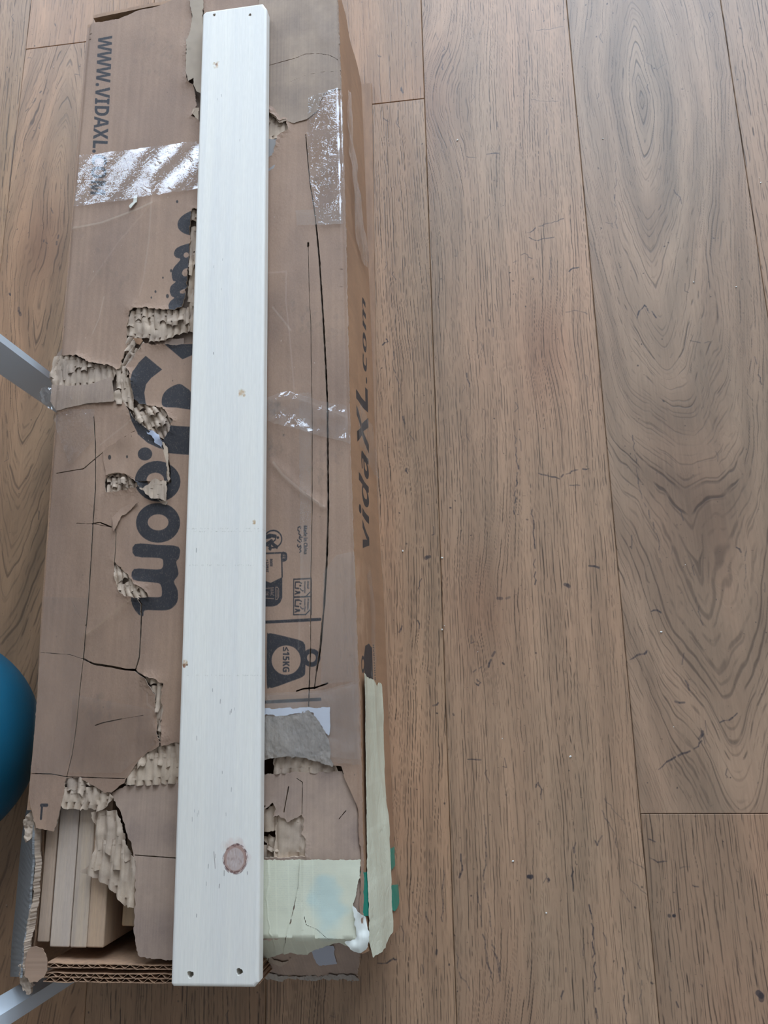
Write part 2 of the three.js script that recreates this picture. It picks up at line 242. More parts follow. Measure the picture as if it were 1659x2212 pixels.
const GRAIN = {
  '-4a': { seed: 2, pitch: 0.006, lines: 0.8, tone: [0.98, 0.96, 0.92] },
  '-3a': { seed: 3, pitch: 0.009, lines: 0.55, tone: [0.97, 0.94, 0.9] }, '-3b': { seed: 5, at: [95, 520], arch: [0.09, 0, 1.3, 0.17], knots: [[0.1, 0.52, 0.03, 0.02]], pitch: 0.0056, lines: 0.6, tone: [0.97, 0.95, 0.92] },
  '-2a': { seed: 8, pitch: 0.005 }, '-2b': { seed: 8, pitch: 0.005, tone: [0.96, 0.94, 0.92] },
  '-1a': { seed: 11, pitch: 0.0042, lines: 0.6, tone: [0.98, 0.95, 0.92] }, '-1b': { seed: 13, pitch: 0.0031, lines: 1.15 },
  '0a': { seed: 17, tone: [0.975, 0.985, 1.0], pitch: 0.0033, lines: 0.9, at: [925, 215], knots: [[0.02, 0, 0.045, 0.03], [0.045, 0.66, 0.03, 0.012], [0.05, 1.16, 0.05, 0.03], [0.13, 0.36, 0.03, 0.01]] },
  '1a': { seed: 19, tone: [0.94, 0.965, 1.0], pitch: 0.0038, lines: 0.62, at: [1385, 225], arch: [0.1, 0, 1.5, 0.2], knots: [[0.1, 0.5, 0.05, 0.02]] }, '1b': { seed: 23, pitch: 0.0045, lines: 0.95, tone: [0.95, 0.94, 0.95] },
  '2a': { seed: 29, pitch: 0.0048, lines: 0.9, tone: [0.94, 0.96, 0.99] },
};
const spare = [1, 2].map((s) => OAK(plankTextures({ seed: 40 + s, pitch: 0.004 }, 160, 1024)));
const R1 = rng(5);
for (let k = Math.floor((ROOM.x0 - PX0) / PW); PX0 + k * PW < ROOM.x1; k++) {
  const x = PX0 + k * PW, j = JOINT[k] ?? -1.5 + R1() * 1.2;
  for (let n = -3; n <= 3; n++) {
    let z = j + n * PL; if (z > ROOM.z1 || z + PL < ROOM.z0) continue;
    const g = GRAIN[k + (n < 0 ? 'a' : 'b')] && n >= -1 && n <= 0 ? (JOINT[k] > -0.95 ? GRAIN[k + (n < 0 ? 'a' : 'b')] : n === 0 ? GRAIN[k + 'a'] : null) : (n === 0 && JOINT[k] < -0.95 ? GRAIN[k + 'a'] : null);
    let m = spare[(k * 3 + n + 90) % 2];
    if (g) {
      const o = { ...g };
      if (g.at) { const [ax, az] = at(...g.at); if (g.arch) o.arch = [ax - x, az - z, g.arch[2], g.arch[3]]; if (g.knots && !g.arch) o.knots = g.knots.map((q, i) => (i ? [q[0], az - z + q[1], q[2], q[3]] : [ax - x, az - z, q[2], q[3]])); else if (g.knots) o.knots = g.knots.map((q) => [ax - x + q[0] - 0.1, az - z + (q[1] === 0.52 ? 0 : q[1]), q[2], q[3]]); }
      const marks = SCUFFS.map(([pts, w, a]) => [pts.map(([u, v]) => { const [X, Z] = at(u, v); return [(X - x) / PW * 320, (Z - z) / PL * 2048]; }), w, a]).filter(([pts]) => pts[0][0] > -4 && pts[0][0] < 324 && pts[0][1] > 0 && pts[0][1] < 2048);
      m = OAK(plankTextures(o, 320, 2048, marks));
    }
    const p = structure(new THREE.Mesh(FULL, m), 'plank', floor); p.position.set(x + 0.0002, 0, z + 0.0002);
  }
}
const plain = (c, r = 0.9) => std({ color: c, roughness: r });
const slabBox = (x0, x1, y0, y1, z0, z1) => { const g = new THREE.BoxGeometry(x1 - x0, y1 - y0, z1 - z0); g.translate((x0 + x1) / 2, (y0 + y1) / 2, (z0 + z1) / 2); return g; };
structure(new THREE.Mesh(slabBox(ROOM.x0 - 1, ROOM.x1 + 1, -0.06, -0.0085, ROOM.z0 - 1.6, ROOM.z1 + 1.6), std({ color: 0x2a2019, roughness: 1 })), 'subfloor', floor);
const plaster = std({ color: new THREE.Color().setRGB(0.42, 0.415, 0.40), roughness: 0.95, bumpMap: tex(perPixel(canvas(256, 256), (x, y) => 128 + 60 * fbm(x * 0.08, y * 0.08)), false, true), bumpScale: 0.0006 });
const T = 0.16;
function wallAhead() {                              // the wall with the two windows, made of the pieces around the openings
  const z0 = ROOM.z0 - T, z1 = ROOM.z0, a = WINDOWS[0], b = WINDOWS[1];
  return mergeGeometries([slabBox(ROOM.x0 - T, a[0], 0, ROOM.h, z0, z1), slabBox(a[1], b[0], 0, ROOM.h, z0, z1), slabBox(b[1], ROOM.x1 + T, 0, ROOM.h, z0, z1),
    ...WINDOWS.flatMap(([x0, x1, y0, y1]) => [slabBox(x0, x1, 0, y0, z0, z1), slabBox(x0, x1, y1, ROOM.h, z0, z1)])]);
}
structure(new THREE.Mesh(wallAhead(), plaster), 'wall_front');
structure(new THREE.Mesh(slabBox(ROOM.x0 - T, ROOM.x1 + T, 0, ROOM.h, ROOM.z1, ROOM.z1 + T), plaster), 'wall_back');
structure(new THREE.Mesh(slabBox(ROOM.x0 - T, ROOM.x0, 0, ROOM.h, ROOM.z0, ROOM.z1), plaster), 'wall_left');
structure(new THREE.Mesh(slabBox(ROOM.x1, ROOM.x1 + T, 0, ROOM.h, ROOM.z0, ROOM.z1), plaster), 'wall_right');
structure(new THREE.Mesh(slabBox(ROOM.x0 - T, ROOM.x1 + T, ROOM.h, ROOM.h + T, ROOM.z0 - T, ROOM.z1 + T), plaster), 'ceiling');
const frameMat = std({ color: 0xeeeeea, roughness: 0.45 }), glass = phys({ color: 0xffffff, transmission: 1, thickness: 0, roughness: 0, ior: 1.45 });
WINDOWS.forEach(([x0, x1, y0, y1], i) => {
  const w = structure(new THREE.Group(), 'window_' + (i + 1)), z = ROOM.z0 - 0.09, f = 0.05;
  const bars = [slabBox(x0, x1, y0, y0 + f, z, z + 0.06), slabBox(x0, x1, y1 - f, y1, z, z + 0.06), slabBox(x0, x0 + f, y0 + f, y1 - f, z, z + 0.06), slabBox(x1 - f, x1, y0 + f, y1 - f, z, z + 0.06)];
  structure(new THREE.Mesh(mergeGeometries(bars), frameMat), 'window_frame', w);
  structure(new THREE.Mesh(slabBox(x0 + f, x1 - f, y0 + f, y1 - f, z + 0.028, z + 0.032), glass), 'pane', w);
});
// ---------------------------------------------------------------- the torn carton
const carton = thing('cardboard_box', 'long brown cardboard carton with a torn top, black print and strips of tape', 'box', [-0.27, 0, -0.29]);
const BX = [-0.47, -0.08], BZ = [-0.84, 0.26], CW = 1024, CH = 2048, SX = CW / (BX[1] - BX[0]), SZ = CH / (BZ[1] - BZ[0]);
const topUV = (x, z) => [(x - BX[0]) / (BX[1] - BX[0]), 1 - (z - BZ[0]) / (BZ[1] - BZ[0])];
const C2 = ([u, v]) => { const [x, z] = at(u, v, TOP); return [(x - BX[0]) * SX, (z - BZ[0]) * SZ]; };
const KRAFT = [150, 121, 99], INK = [38, 36, 38];
function kraft(x, y, k, s) {                          // paper fibre, specks and cloudy pulp
  const cloud = fbm(x * 0.008 + s, y * 0.006, 4), rib = noise(x * 0.12 + s, y * 0.0035) + 0.8 * Math.sin(x * 0.34 + 1.5 * noise(x * 0.01, y * 0.003)) * (0.4 + 0.6 * noise(x * 0.02 + s, y * 0.008)), fib = noise(x * 0.9, y * 0.35 + s) * 0.6 + noise(x * 0.4 + s, y * 1.1) * 0.6;
  const sp = noise(x * 0.6 + s * 3, y * 0.6) ; const L = 1 + 0.12 * cloud + 0.022 * rib + 0.035 * fib + 0.03 * fbm(x * 0.05 + s, y * 0.05, 3) + (sp > 0.93 ? 0.07 : sp < -0.94 ? -0.09 : 0);
  return [k[0] * L, k[1] * L, k[2] * L * (1 - 0.02 * cloud)];
}
// ---- the black print, on its own sheet first
const print = canvas(CW, CH), pc = print.getContext('2d');
{
  pc.fillStyle = '#000'; pc.fillRect(0, 0, CW, CH); pc.fillStyle = pc.strokeStyle = '#fff'; pc.lineJoin = pc.lineCap = 'round';
  const lineW = (px) => px * 1.25;
  const shape = (pts, col = '#fff') => { pc.fillStyle = col; pc.beginPath(); pts.forEach((p, i) => { const q = C2(p); i ? pc.lineTo(...q) : pc.moveTo(...q); }); pc.closePath(); pc.fill(); };
  const line = (pts, w, col = '#fff') => stroke(pc, pts.map(C2), lineW(w), col);
  const smooth = (pts, n = 8) => { const c = new THREE.CatmullRomCurve3(pts.map(([u, v]) => new THREE.Vector3(u, v, 0)), true, 'catmullrom', 0.5); return c.getPoints(pts.length * n).map((p) => [p.x, p.y]); };
  const oval = (u, v, rx, ry, col = '#fff') => shape(Array.from({ length: 40 }, (_, i) => [u + rx * Math.cos(i * Math.PI / 20), v + ry * Math.sin(i * Math.PI / 20)]), col);
  const ring = (u, v, r, w) => line(Array.from({ length: 41 }, (_, i) => [u + r * Math.cos(i * Math.PI / 20), v + r * Math.sin(i * Math.PI / 20)]), w);
  // words that run down the picture: from a to b along the foot of the letters, cap height px towards the right
  const words = (txt, a, b, cap, font, col = '#fff', flip = false) => {
    const A = C2(a), B = C2(b), T1 = C2([a[0] + cap, a[1] - (b[0] - a[0]) / (b[1] - a[1]) * 0]), ex = [(B[0] - A[0]), (B[1] - A[1])], ey = [A[0] - T1[0], A[1] - T1[1]];
    pc.save(); pc.font = font + ' 100px sans-serif'; const m = pc.measureText(txt), w = m.width, h = 72; pc.fillStyle = col; pc.textBaseline = 'alphabetic'; pc.textAlign = 'left';
    pc.setTransform(ex[0] / w, ex[1] / w, ey[0] / h, ey[1] / h, A[0], A[1]); pc.fillText(txt, 0, 0); pc.restore();
  };
  words('WWW.VIDAXL.COM', [213, 78], [196, 424], 30, 'bold');
  // the large wordmark: the feet of its letters, as far as the board leaves them free
  shape(smooth([[440, 458], [412, 459], [391, 470], [384, 485], [390, 499], [410, 509], [440, 509]]));
  shape(smooth([[440, 526], [410, 527], [384, 535], [376, 547], [380, 556], [390, 561], [376, 578], [371, 592], [374, 606], [380, 609], [370, 618], [367, 629], [371, 640], [377, 644], [368, 653], [366, 666], [380, 690], [440, 690]]));
  oval(403, 552, 6, 6, '#000'); oval(404, 591, 10, 9, '#000'); oval(398, 632, 9, 4.5, '#000');
  shape([[430, 743], [358, 746], [394, 776], [430, 760]]);
  shape([...smooth([[315, 769], [300, 783], [287, 803], [279, 840], [277, 880], [284, 909], [298, 938], [321, 958], [345, 969], [366, 974], [362, 930], [345, 920], [325, 890], [314, 870], [311, 848], [315, 830], [326, 816], [350, 798]], 1)]);
  shape(smooth([[388, 829], [400, 836], [412, 847], [420, 882], [380, 880], [353, 878], [349, 862], [355, 847], [370, 835]], 3));
  shape([[370, 920], [430, 922], [430, 983], [407, 982], [362, 978], [361, 935]]);
  oval(315, 982, 15.5, 14);
  oval(341, 1040, 48, 43); oval(337, 1038, 19, 16, '#000'); oval(341, 1129, 47.5, 43); oval(341, 1128, 22.5, 17.5, '#000');
  shape(smooth([[291, 1175], [340, 1177], [385, 1181], [386, 1205], [380, 1214], [385, 1240], [375, 1256], [383, 1275], [382, 1300], [366, 1316], [340, 1318], [312, 1318], [309, 1330], [300, 1328], [290, 1315], [286, 1302], [290, 1290], [340, 1290], [349, 1284], [346, 1262], [330, 1258], [288, 1252], [289, 1229], [330, 1230], [349, 1228], [352, 1214], [344, 1205], [291, 1201]], 3));
  // right side: man with arrows in a ring
  ring(589.5, 1164, 18.6, 2.2); oval(599.6, 1160.7, 2.8, 2.8); line([[594, 1158], [582, 1156], [572, 1160]], 5); line([[596, 1157], [594, 1166], [590, 1169]], 2); line([[584, 1160], [574, 1162]], 3);
  for (let i = 0; i < 3; i++) { const a0 = [586, 1168], e = [[597, 1181], [583, 1185], [572, 1178]][i]; line([a0, [(a0[0] + e[0]) / 2 - 2, (a0[1] + e[1]) / 2 + 1], e], 5); shape([[e[0] - 5, e[1] - 1], [e[0] + 5, e[1] - 3], [e[0] + 1, e[1] + 5]]); }
  line([[566, 1195.5], [607, 1193.8]], 2.2); line([[608, 1195], [609, 1246]], 2.4);
  shape(smooth([[607, 1193], [616, 1192.5], [619.5, 1197], [619.5, 1208], [615, 1212], [607, 1211.5]], 2)); words('FR', [609, 1197], [609, 1207], 7, 'bold', '#000');
  shape([[609, 1246.5], [584, 1259], [571, 1254], [566, 1310], [589, 1310], [598, 1307], [605, 1301], [609, 1291]]);
  words('BOITE', [582.5, 1207], [582.5, 1223.5], 5.6, 'bold'); words('+ LIVRET', [574.5, 1208], [574.5, 1236], 5, 'bold');
  words('BAC', [584, 1272], [584, 1287.5], 6.5, 'bold', '#000'); words('DE', [573, 1277], [573, 1287], 6.5, 'bold', '#000');
  line([[595, 1268], [599, 1268], [601.5, 1272], [601.5, 1289], [599, 1294], [595, 1295], [595, 1268]], 1, '#000'); line([[598, 1273], [598, 1290]], 1, '#000'); line([[591, 1269.5], [571, 1271]], 1, '#000'); line([[591, 1293], [571, 1292]], 1, '#000');
  words('Made in China', [655.5, 1134.5], [656, 1197], 7.5, 'bold');
  for (const s of [[[648, 1137], [643, 1139], [643, 1145], [646, 1147]], [[646, 1147], [645, 1153], [649, 1156], [646, 1160]], [[649, 1140], [649, 1141]], [[646, 1160], [653, 1160]], [[646, 1163], [650, 1165]], [[642, 1166], [645, 1169], [648, 1171]], [[651, 1168], [651, 1169]], [[643, 1176], [642, 1179], [645, 1182]], [[645, 1182], [649, 1178], [650, 1183], [647, 1186], [650, 1190], [647, 1193]]]) line(s, 1.7);
  const bx = (y0, y1) => { line([[634, y0], [672, y0 - 1.5]], 1.7); line([[634, y1], [660, y1 - 0.5]], 1.7); line([[634, y0], [634, y1]], 1.7); line([[660, y1 - 0.5], [671, y1 - 12]], 1.7); line([[672, y0], [672, y1]], 1.7);
    line([[646, y0 + 6], [638, y0 + 6], [637, y0 + 19], [645, y0 + 20]], 1.9); line([[646, y0 + 6], [651, y0 + 9]], 1.7); line([[638, y0 + 26], [645, y0 + 29], [637, y0 + 32]], 1.9); oval(648.5, y0 + 14, 2.2, 2.2); oval(646, y0 + 28.5, 2.6, 2.6); line([[648, y0 + 20], [651, y0 + 24]], 1.5); oval(654, y0 + 25, 1.6, 1.6); };
  bx(1251, 1289.5); bx(1290, 1328);
  words('A1 Karuk', [663.5, 1255], [663.5, 1272], 3.8, 'bold'); words('Einwegfarbe', [657, 1256], [657, 1281], 3, ''); words('A1 Kunststo', [663.5, 1293], [663.5, 1317], 3.8, 'bold'); words('Tonne Plast', [657, 1293], [657, 1321], 3, '');
  line([[560, 1344.5], [692, 1338]], 4); line([[560, 1517.5], [692, 1510.5]], 4);
  shape(smooth([[577, 1376], [580, 1369], [590, 1369], [620, 1376], [650, 1384], [657, 1390], [659.7, 1400], [659.7, 1450], [656, 1460], [645, 1466], [620, 1475], [592, 1485], [583, 1485], [577, 1478]], 4)); oval(618.5, 1426, 31.5, 32, '#000');
  words('\u226415KG', [611.5, 1397], [611.5, 1453], 14, 'bold');
  { const o = (r, c) => oval(673, 1421, r, r, c); o(19.5, '#fff'); o(9.6, '#000'); }
  line([[89, 1739.5], [102, 1739.5]], 4); line([[91, 1740], [89, 1768]], 4);
}
const inkAt = pc.getImageData(0, 0, CW, CH).data;
const topMap = perPixel(canvas(CW, CH), (x, y) => {
  const k = kraft(x, y, KRAFT, 3), a = inkAt[(y * CW + x) * 4] / 255; if (!a) return k;
  const w = a * (0.96 - 0.30 * clamp(noise(x * 0.55, y * 0.5) * 1.6 - 0.5) - 0.25 * clamp(noise(x * 0.9 + 50, y * 0.8) * 2 - 1.2) - 0.05 * fbm(x * 0.03, y * 0.03));
  return [mix(k[0], INK[0], w), mix(k[1], INK[1], w), mix(k[2], INK[2], w)];
});
{
  const ctx = topMap.getContext('2d'), r = rng(31);
  // paper worn pale along old folds
  for (const [pts, w, a] of [[[[330, 420], [322, 520], [312, 600], [302, 640]], 3, 0.16], [[[158, 495], [220, 482], [330, 440]], 2, 0.4], [[[190, 620], [260, 520], [330, 440]], 3, 0.12], [[[225, 640], [213, 690], [200, 720]], 1.5, 0.35], [[[590, 1000], [610, 1025], [645, 1055], [670, 1075], [700, 1095]], 3, 0.35], [[[580, 590], [620, 588], [618, 650], [626, 720], [636, 850]], 2, 0.25], [[[590, 665], [615, 695], [628, 715]], 2.5, 0.35], [[[188, 1370], [225, 1340], [262, 1310], [300, 1290]], 5, 0.12], [[[640, 860], [700, 880], [750, 900]], 2, 0.2], [[[655, 1110], [650, 1250], [645, 1400]], 3, 0.16], [[[700, 90], [665, 40], [640, 10]], 3, 0.2], [[[576, 150], [590, 200]], 4, 0.2], [[[575, 905], [560, 1000]], 3, 0.15], [[[290, 900], [240, 940], [215, 960]], 2, 0.3], [[[335, 1535], [318, 1520], [318, 1500]], 2, 0.2]])
    for (let i = 0; i < 3; i++) stroke(ctx, pts.map((p) => { const q = C2(p); return [q[0] + (r() - 0.5) * 3, q[1] + (r() - 0.5) * 3]; }), w * (0.8 + 1.4 * r()), `rgba(190,172,152,${a * 0.32})`);
  // grime rubbed into the paper
  for (let i = 0; i < 260; i++) { const [u, v, s] = [[640, 680, 40], [590, 960, 25], [700, 700, 40], [700, 380, 20], [210, 1530, 30], [390, 115, 60], [330, 120, 40], [590, 880, 12], [700, 1000, 40], [230, 560, 60]][i % 10]; const [x, y] = C2([u + (r() - 0.5) * 2 * s, v + (r() - 0.5) * 2 * s]); ctx.fillStyle = `rgba(70,64,60,${0.03 + 0.06 * r()})`; ctx.beginPath(); ctx.ellipse(x, y, 2 + 8 * r(), 2 + 6 * r(), r() * 3, 0, 7); ctx.fill(); }
  for (let i = 0; i < 130; i++) { const x = r() * CW, y = r() * CH; ctx.fillStyle = r() < 0.5 ? `rgba(225,215,200,${0.4 * r()})` : `rgba(40,35,30,${0.5 * r()})`; ctx.beginPath(); ctx.ellipse(x, y, 0.8 + 1.6 * r() * r(), 0.8 + 1.2 * r(), r() * 3, 0, 7); ctx.fill(); }
  for (let i = 0; i < 90; i++) { const [x, y] = C2([735 + r() * 32, 1180 + r() * 300]); stroke(ctx, [[x, y], [x + 3 * (r() - 0.5), y + 6 + 12 * r()]], 0.8, `rgba(70,62,60,${0.3 * r()})`); }
  for (const p of [[370, 585, 3], [352, 600, 2], [336, 630, 2.5], [362, 640, 4], [327, 643, 2], [383, 436, 3], [275, 987, 2.5], [237, 988, 4]]) { const [x, y] = C2(p); ctx.fillStyle = 'rgba(30,26,24,0.8)'; ctx.beginPath(); ctx.ellipse(x, y, p[2] * 1.2, p[2], 1, 0, 7); ctx.fill(); }
}
const topBump = perPixel(canvas(512, 1024), (x, y) => 128 + 26 * fbm(x * 0.012, y * 0.012, 4) * 2 + 16 * noise(x * 0.166, y * 0.004) + 22 * Math.sin(x * 0.17 * 2 + noise(x * 0.02, y * 0.006)) * (0.5 + 0.5 * noise(x * 0.03, y * 0.01)) + 16 * noise(x * 0.8, y * 0.6));
const cardTop = std({ map: tex(topMap), bumpMap: tex(topBump, false), bumpScale: 0.0008, roughness: 0.72 });
const smallKraft = (k, s, w = 512) => { const t = tex(perPixel(canvas(w, w), (x, y) => kraft(x * 1.3, y * 1.3, k, s)), true, true); return t; };
const ribs = tex(perPixel(canvas(256, 256), (x, y) => 128 + 60 * Math.sin(x / 256 * Math.PI * 2 * 12) * 0.35 + 30 * noise(x * 0.5, y * 0.05) + 20 * noise(x * 0.7, y * 0.7)), false, true);
const cardSide = std({ map: smallKraft([158, 124, 96], 21), roughness: 0.7 });
const cardInner = std({ map: smallKraft([150, 128, 110], 41), bumpMap: ribs, bumpScale: 0.0004, roughness: 0.8 });
const cardLower = std({ map: smallKraft([158, 134, 116], 61), roughness: 0.75 });
const cardTorn = std({ map: smallKraft([172, 151, 130], 81), roughness: 0.85 });
const cardFuzz = std({ map: smallKraft([150, 138, 126], 91), roughness: 0.95, bumpMap: tex(perPixel(canvas(256, 256), (x, y) => 128 + 120 * fbm(x * 0.12, y * 0.07, 4)), false, true), bumpScale: 0.002 });
for (const m of [cardSide, cardInner, cardLower, cardTorn, cardFuzz]) { for (const t of [m.map, m.bumpMap]) if (t) t.repeat.set(10, 10); }
const metre = (x, z) => [x, z];
const EDGED = new Set([cardTop, cardLower, cardInner]);

// ---- tears through the top sheet
const T_A = [[283, 672], [290, 668], [312, 665], [345, 669], [378, 672], [397, 662], [406, 620], [409, 560], [411, 500], [416, 452], [440, 452], [440, 735], [413, 738], [392, 746], [340, 746], [312, 742], [300, 757], [270, 797], [256, 800], [266, 770], [275, 745], [273, 715], [275, 700]];
const T_B = [[100, 764], [120, 764], [135, 767], [165, 769], [195, 784], [240, 789], [253, 797], [272, 789], [282, 815], [288, 860], [300, 872], [350, 880], [374, 908], [366, 932], [352, 950], [310, 922], [291, 905], [270, 872], [250, 866], [190, 873], [150, 882], [120, 892], [100, 880], [100, 760]];
const T_E = [[229, 1027], [262, 1022], [298, 1042], [300, 1052], [262, 1061], [230, 1064], [226, 1045]];
const T_G = [[247, 1213], [258, 1225], [275, 1240], [292, 1262], [313, 1272], [320, 1289], [300, 1293], [270, 1289], [255, 1275], [247, 1240]];
const T_H = [[312, 1462], [330, 1463], [351, 1478], [347, 1510], [353, 1535], [346, 1560], [352, 1590], [348, 1614], [340, 1580], [338, 1540], [335, 1500], [322, 1478]];
const T_O = [[560, 236], [578, 238], [590, 250], [604, 264], [618, 258], [622, 280], [600, 296], [590, 330], [575, 350], [560, 350]];
const T_P = [[413, -30], [412, 5], [417, 40], [411, 75], [404, 90], [403, 160], [407, 178], [420, 188], [425, 235], [415, 250], [440, 270], [440, -30]];
const CUTS = [
  [[[683, 487], [690, 560], [698, 680], [703, 780], [707, 870], [708, 1000], [709, 1100], [706, 1200], [700, 1310], [692, 1400], [684, 1450]], 0.0011], [[[660, 290], [664, 340], [670, 400], [677, 440], [683, 487]], 0.0006], [[[684, 1450], [679, 1488]], 0.0006],
  [[[666, 525], [666, 532]], 0.0012], [[[666, 530], [669, 650], [672, 705], [672, 760], [674, 900], [674, 1100], [671, 1250], [671, 1400], [668, 1490]], 0.00038], [[[671, 1400], [668, 1490], [667, 1525]], 0.0007],
  [[[202, 900], [205, 960], [205, 1060], [200, 1130], [197, 1190], [190, 1300], [184, 1370], [178, 1425]], 0.0007], [[[178, 1425], [172, 1480], [165, 1560], [155, 1630], [143, 1680]], 0.0005],
  [[[85, 1409], [150, 1414], [180, 1424]], 0.0003], [[[180, 1424], [200, 1434], [240, 1440], [270, 1446], [290, 1447], [300, 1455], [316, 1464]], 0.0011],
  [[[305, 1318], [303, 1370], [300, 1420], [293, 1445]], 0.0008], [[[205, 1567], [222, 1561], [242, 1557], [262, 1553]], 0.00055], [[[262, 1553], [310, 1545]], 0.00025], [[[65, 1671], [110, 1672], [143, 1678], [270, 1682]], 0.00045],
  [[[122, 1022], [180, 1012], [205, 990], [222, 976]], 0.0006], [[[222, 976], [260, 948], [290, 930]], 0.0004], [[[165, 1130], [200, 1131], [238, 1138]], 0.0003], [[[198, 1131], [215, 1128], [240, 1138]], 0.0007],
  [[[292, 1084], [265, 1097], [243, 1118], [250, 1150], [249, 1180], [247, 1213]], 0.0005], [[[300, 1294], [306, 1305], [303, 1322]], 0.0009],
  [[[641, 1493], [655, 1488], [680, 1486], [707, 1476]], 0.0009], [[[575, 148], [640, 128], [660, 120], [690, 119], [712, 122], [730, 131]], 0.0005], [[[650, 240], [655, 255]], 0.0007],
  [[[150, 1290], [188, 1360]], 0.0002], [[[355, 960], [360, 985], [364, 1010], [366, 1040]], 0.0016],
].map(([p, w]) => [P3(p), w]);
const topOuter = P3([[187, 58], [200, 50], [255, 41], [300, 22], [345, 12], [420, -22], [600, -45], [728, -45], [730, 0], [738, 210], [747, 500], [757, 1000], [766, 1250], [776, 1500], [781, 1700], [784, 1860], [783, 2040],
  [779, 2040], [777, 1950], [779, 1850], [772, 1776], [773, 1750], [764, 1722], [745, 1682], [737, 1655], [710, 1652], [690, 1644], [660, 1636], [640, 1630], [600, 1632], [560, 1641], [380, 1603], [345, 1613], [318, 1626], [290, 1655], [268, 1690], [240, 1712], [228, 1712], [170, 1681], [141, 1681], [138, 1710], [128, 1760], [117, 1796], [100, 1792], [78, 1788], [62, 1720], [75, 1560], [95, 1300], [114, 1000], [128, 800], [140, 640], [155, 480], [170, 280]]);
const holes = [T_A, T_B, T_E, T_G, T_H, T_O, T_P].map((p) => P3(p));
const FOLDS = [[[[330, 420], [312, 600], [302, 642], [290, 665]], 0.0014, 0.012], [[[590, 1000], [645, 1055], [700, 1095]], 0.001, 0.008], [[[188, 1370], [262, 1310], [300, 1290]], 0.001, 0.012], [[[190, 620], [330, 440]], 0.0006, 0.015], [[[620, 588], [626, 720], [636, 850]], 0.0006, 0.012], [[[660, 0], [700, 90]], 0.0006, 0.015], [[[158, 495], [220, 482], [330, 440]], 0.0005, 0.008]].map(([p, a, w]) => ({ s: segs(P3(p), false), a, w }));
const inBoard = (() => { const p = poly(P3([[430, 0], [580, 0], [566, 2140], [360, 2140]])); return (x, z) => sdPoly(p, x, z); })();
function topY(x, z) {                                 // the gently buckled face of the box
  let y = 0.0011 * noise(x * 11 + 2, z * 7) + 0.0005 * noise(x * 33, z * 21);
  for (const f of FOLDS) { let d = 1e9; for (const s of f.s) d = Math.min(d, distSeg(x, z, s)); if (d < f.w) y += f.a * (1 - d / f.w) ** 1.5; }
  const right = -0.1163 + 0.0195 * z - x, left = x + 0.4257 - 0.005 * (z + 0.35);
  y -= 0.003 * (1 - clamp(right / 0.004)) ** 2 + 0.002 * (1 - clamp((left) / 0.004)) ** 2;
  return TOP + Math.min(y, inBoard(x, z) > -0.003 ? 0.0012 : 0.01);
}
const press = (x, z, y) => (inBoard(x, z) > -0.004 ? Math.min(y, TOP + 0.0034) : y);
const curl = (x, z) => 0.5 + 0.5 * noise(x * 45, z * 45 + 4);
const topReg = region(topOuter, holes, CUTS, 0.0009, 0.0005);
part('top_panel', sheet(topReg, { uv: topUV, th: 0.0012, y: (x, z, e) => press(x, z, topY(x, z) + (e < 0.02 ? 0.0036 * Math.exp(-Math.max(0, e) / 0.006) * curl(x, z) : 0)) }), cardTop, carton);
// the inner layer below the tears
const innerOuter = P3([[190, 62], [420, 0], [600, -30], [727, -30], [755, 1000], [776, 1640], [660, 1660], [560, 1672], [380, 1668], [300, 1672], [240, 1672], [120, 1675], [68, 1675], [98, 1300], [112, 900], [112, 760], [128, 740], [160, 480]]);
part('inner_liner', sheet(region(innerOuter, [P3([[560, 1636], [596, 1640], [598, 1690], [560, 1690]])], CUTS.filter(([, w]) => w > 0.0006).map(([p, w]) => [p, w * 1.4]), 0.0004), { uv: metre, th: 0.0008, y: (x, z) => topY(x, z) - 0.0062 }), cardInner, carton);
// the smooth lower layer at the near end, its far edge bare
const lowOuter = P3([[262, 1700], [300, 1694], [380, 1688], [470, 1680], [565, 1675], [600, 1671], [640, 1668], [700, 1667], [737, 1667], [764, 1712], [776, 1752], [776, 1775], [781, 1850], [781, 1950], [782, 2024], [700, 2026], [640, 2027], [560, 2034], [460, 2062], [375, 2076], [330, 2073], [295, 2067], [291, 2040], [287, 2000], [290, 1940], [291, 1870], [283, 1830], [272, 1800], [262, 1765], [250, 1740], [238, 1716]]);
const T_N = [[555, 1768], [566, 1768], [572, 1750], [588, 1735], [594, 1742], [590, 1764], [601, 1762], [620, 1776], [650, 1760], [655, 1775], [652, 1800], [660, 1815], [658, 1850], [560, 1854]];
const lowCuts = [[[[640, 1682], [652, 1690], [651, 1760]], 0.0004], [[[622, 1700], [612, 1755]], 0.0006], [[[290, 1848], [330, 1851], [400, 1856]], 0.0006], [[[563, 1748], [571, 1742]], 0.0008], [[[731, 1770], [746, 1752]], 0.0004]].map(([p, w]) => [P3(p), w]);
const lowY = (x, z) => topY(x, z) - 0.0028;
part('lower_layer', sheet(region(lowOuter, [P3(T_N)], lowCuts, 0.0008, 0.0007), { uv: metre, th: 0.0035, y: (x, z, e) => lowY(x, z) + (e < 0.02 ? 0.002 * Math.exp(-Math.max(0, e) / 0.005) * curl(x, z) : 0) }), cardLower, carton);

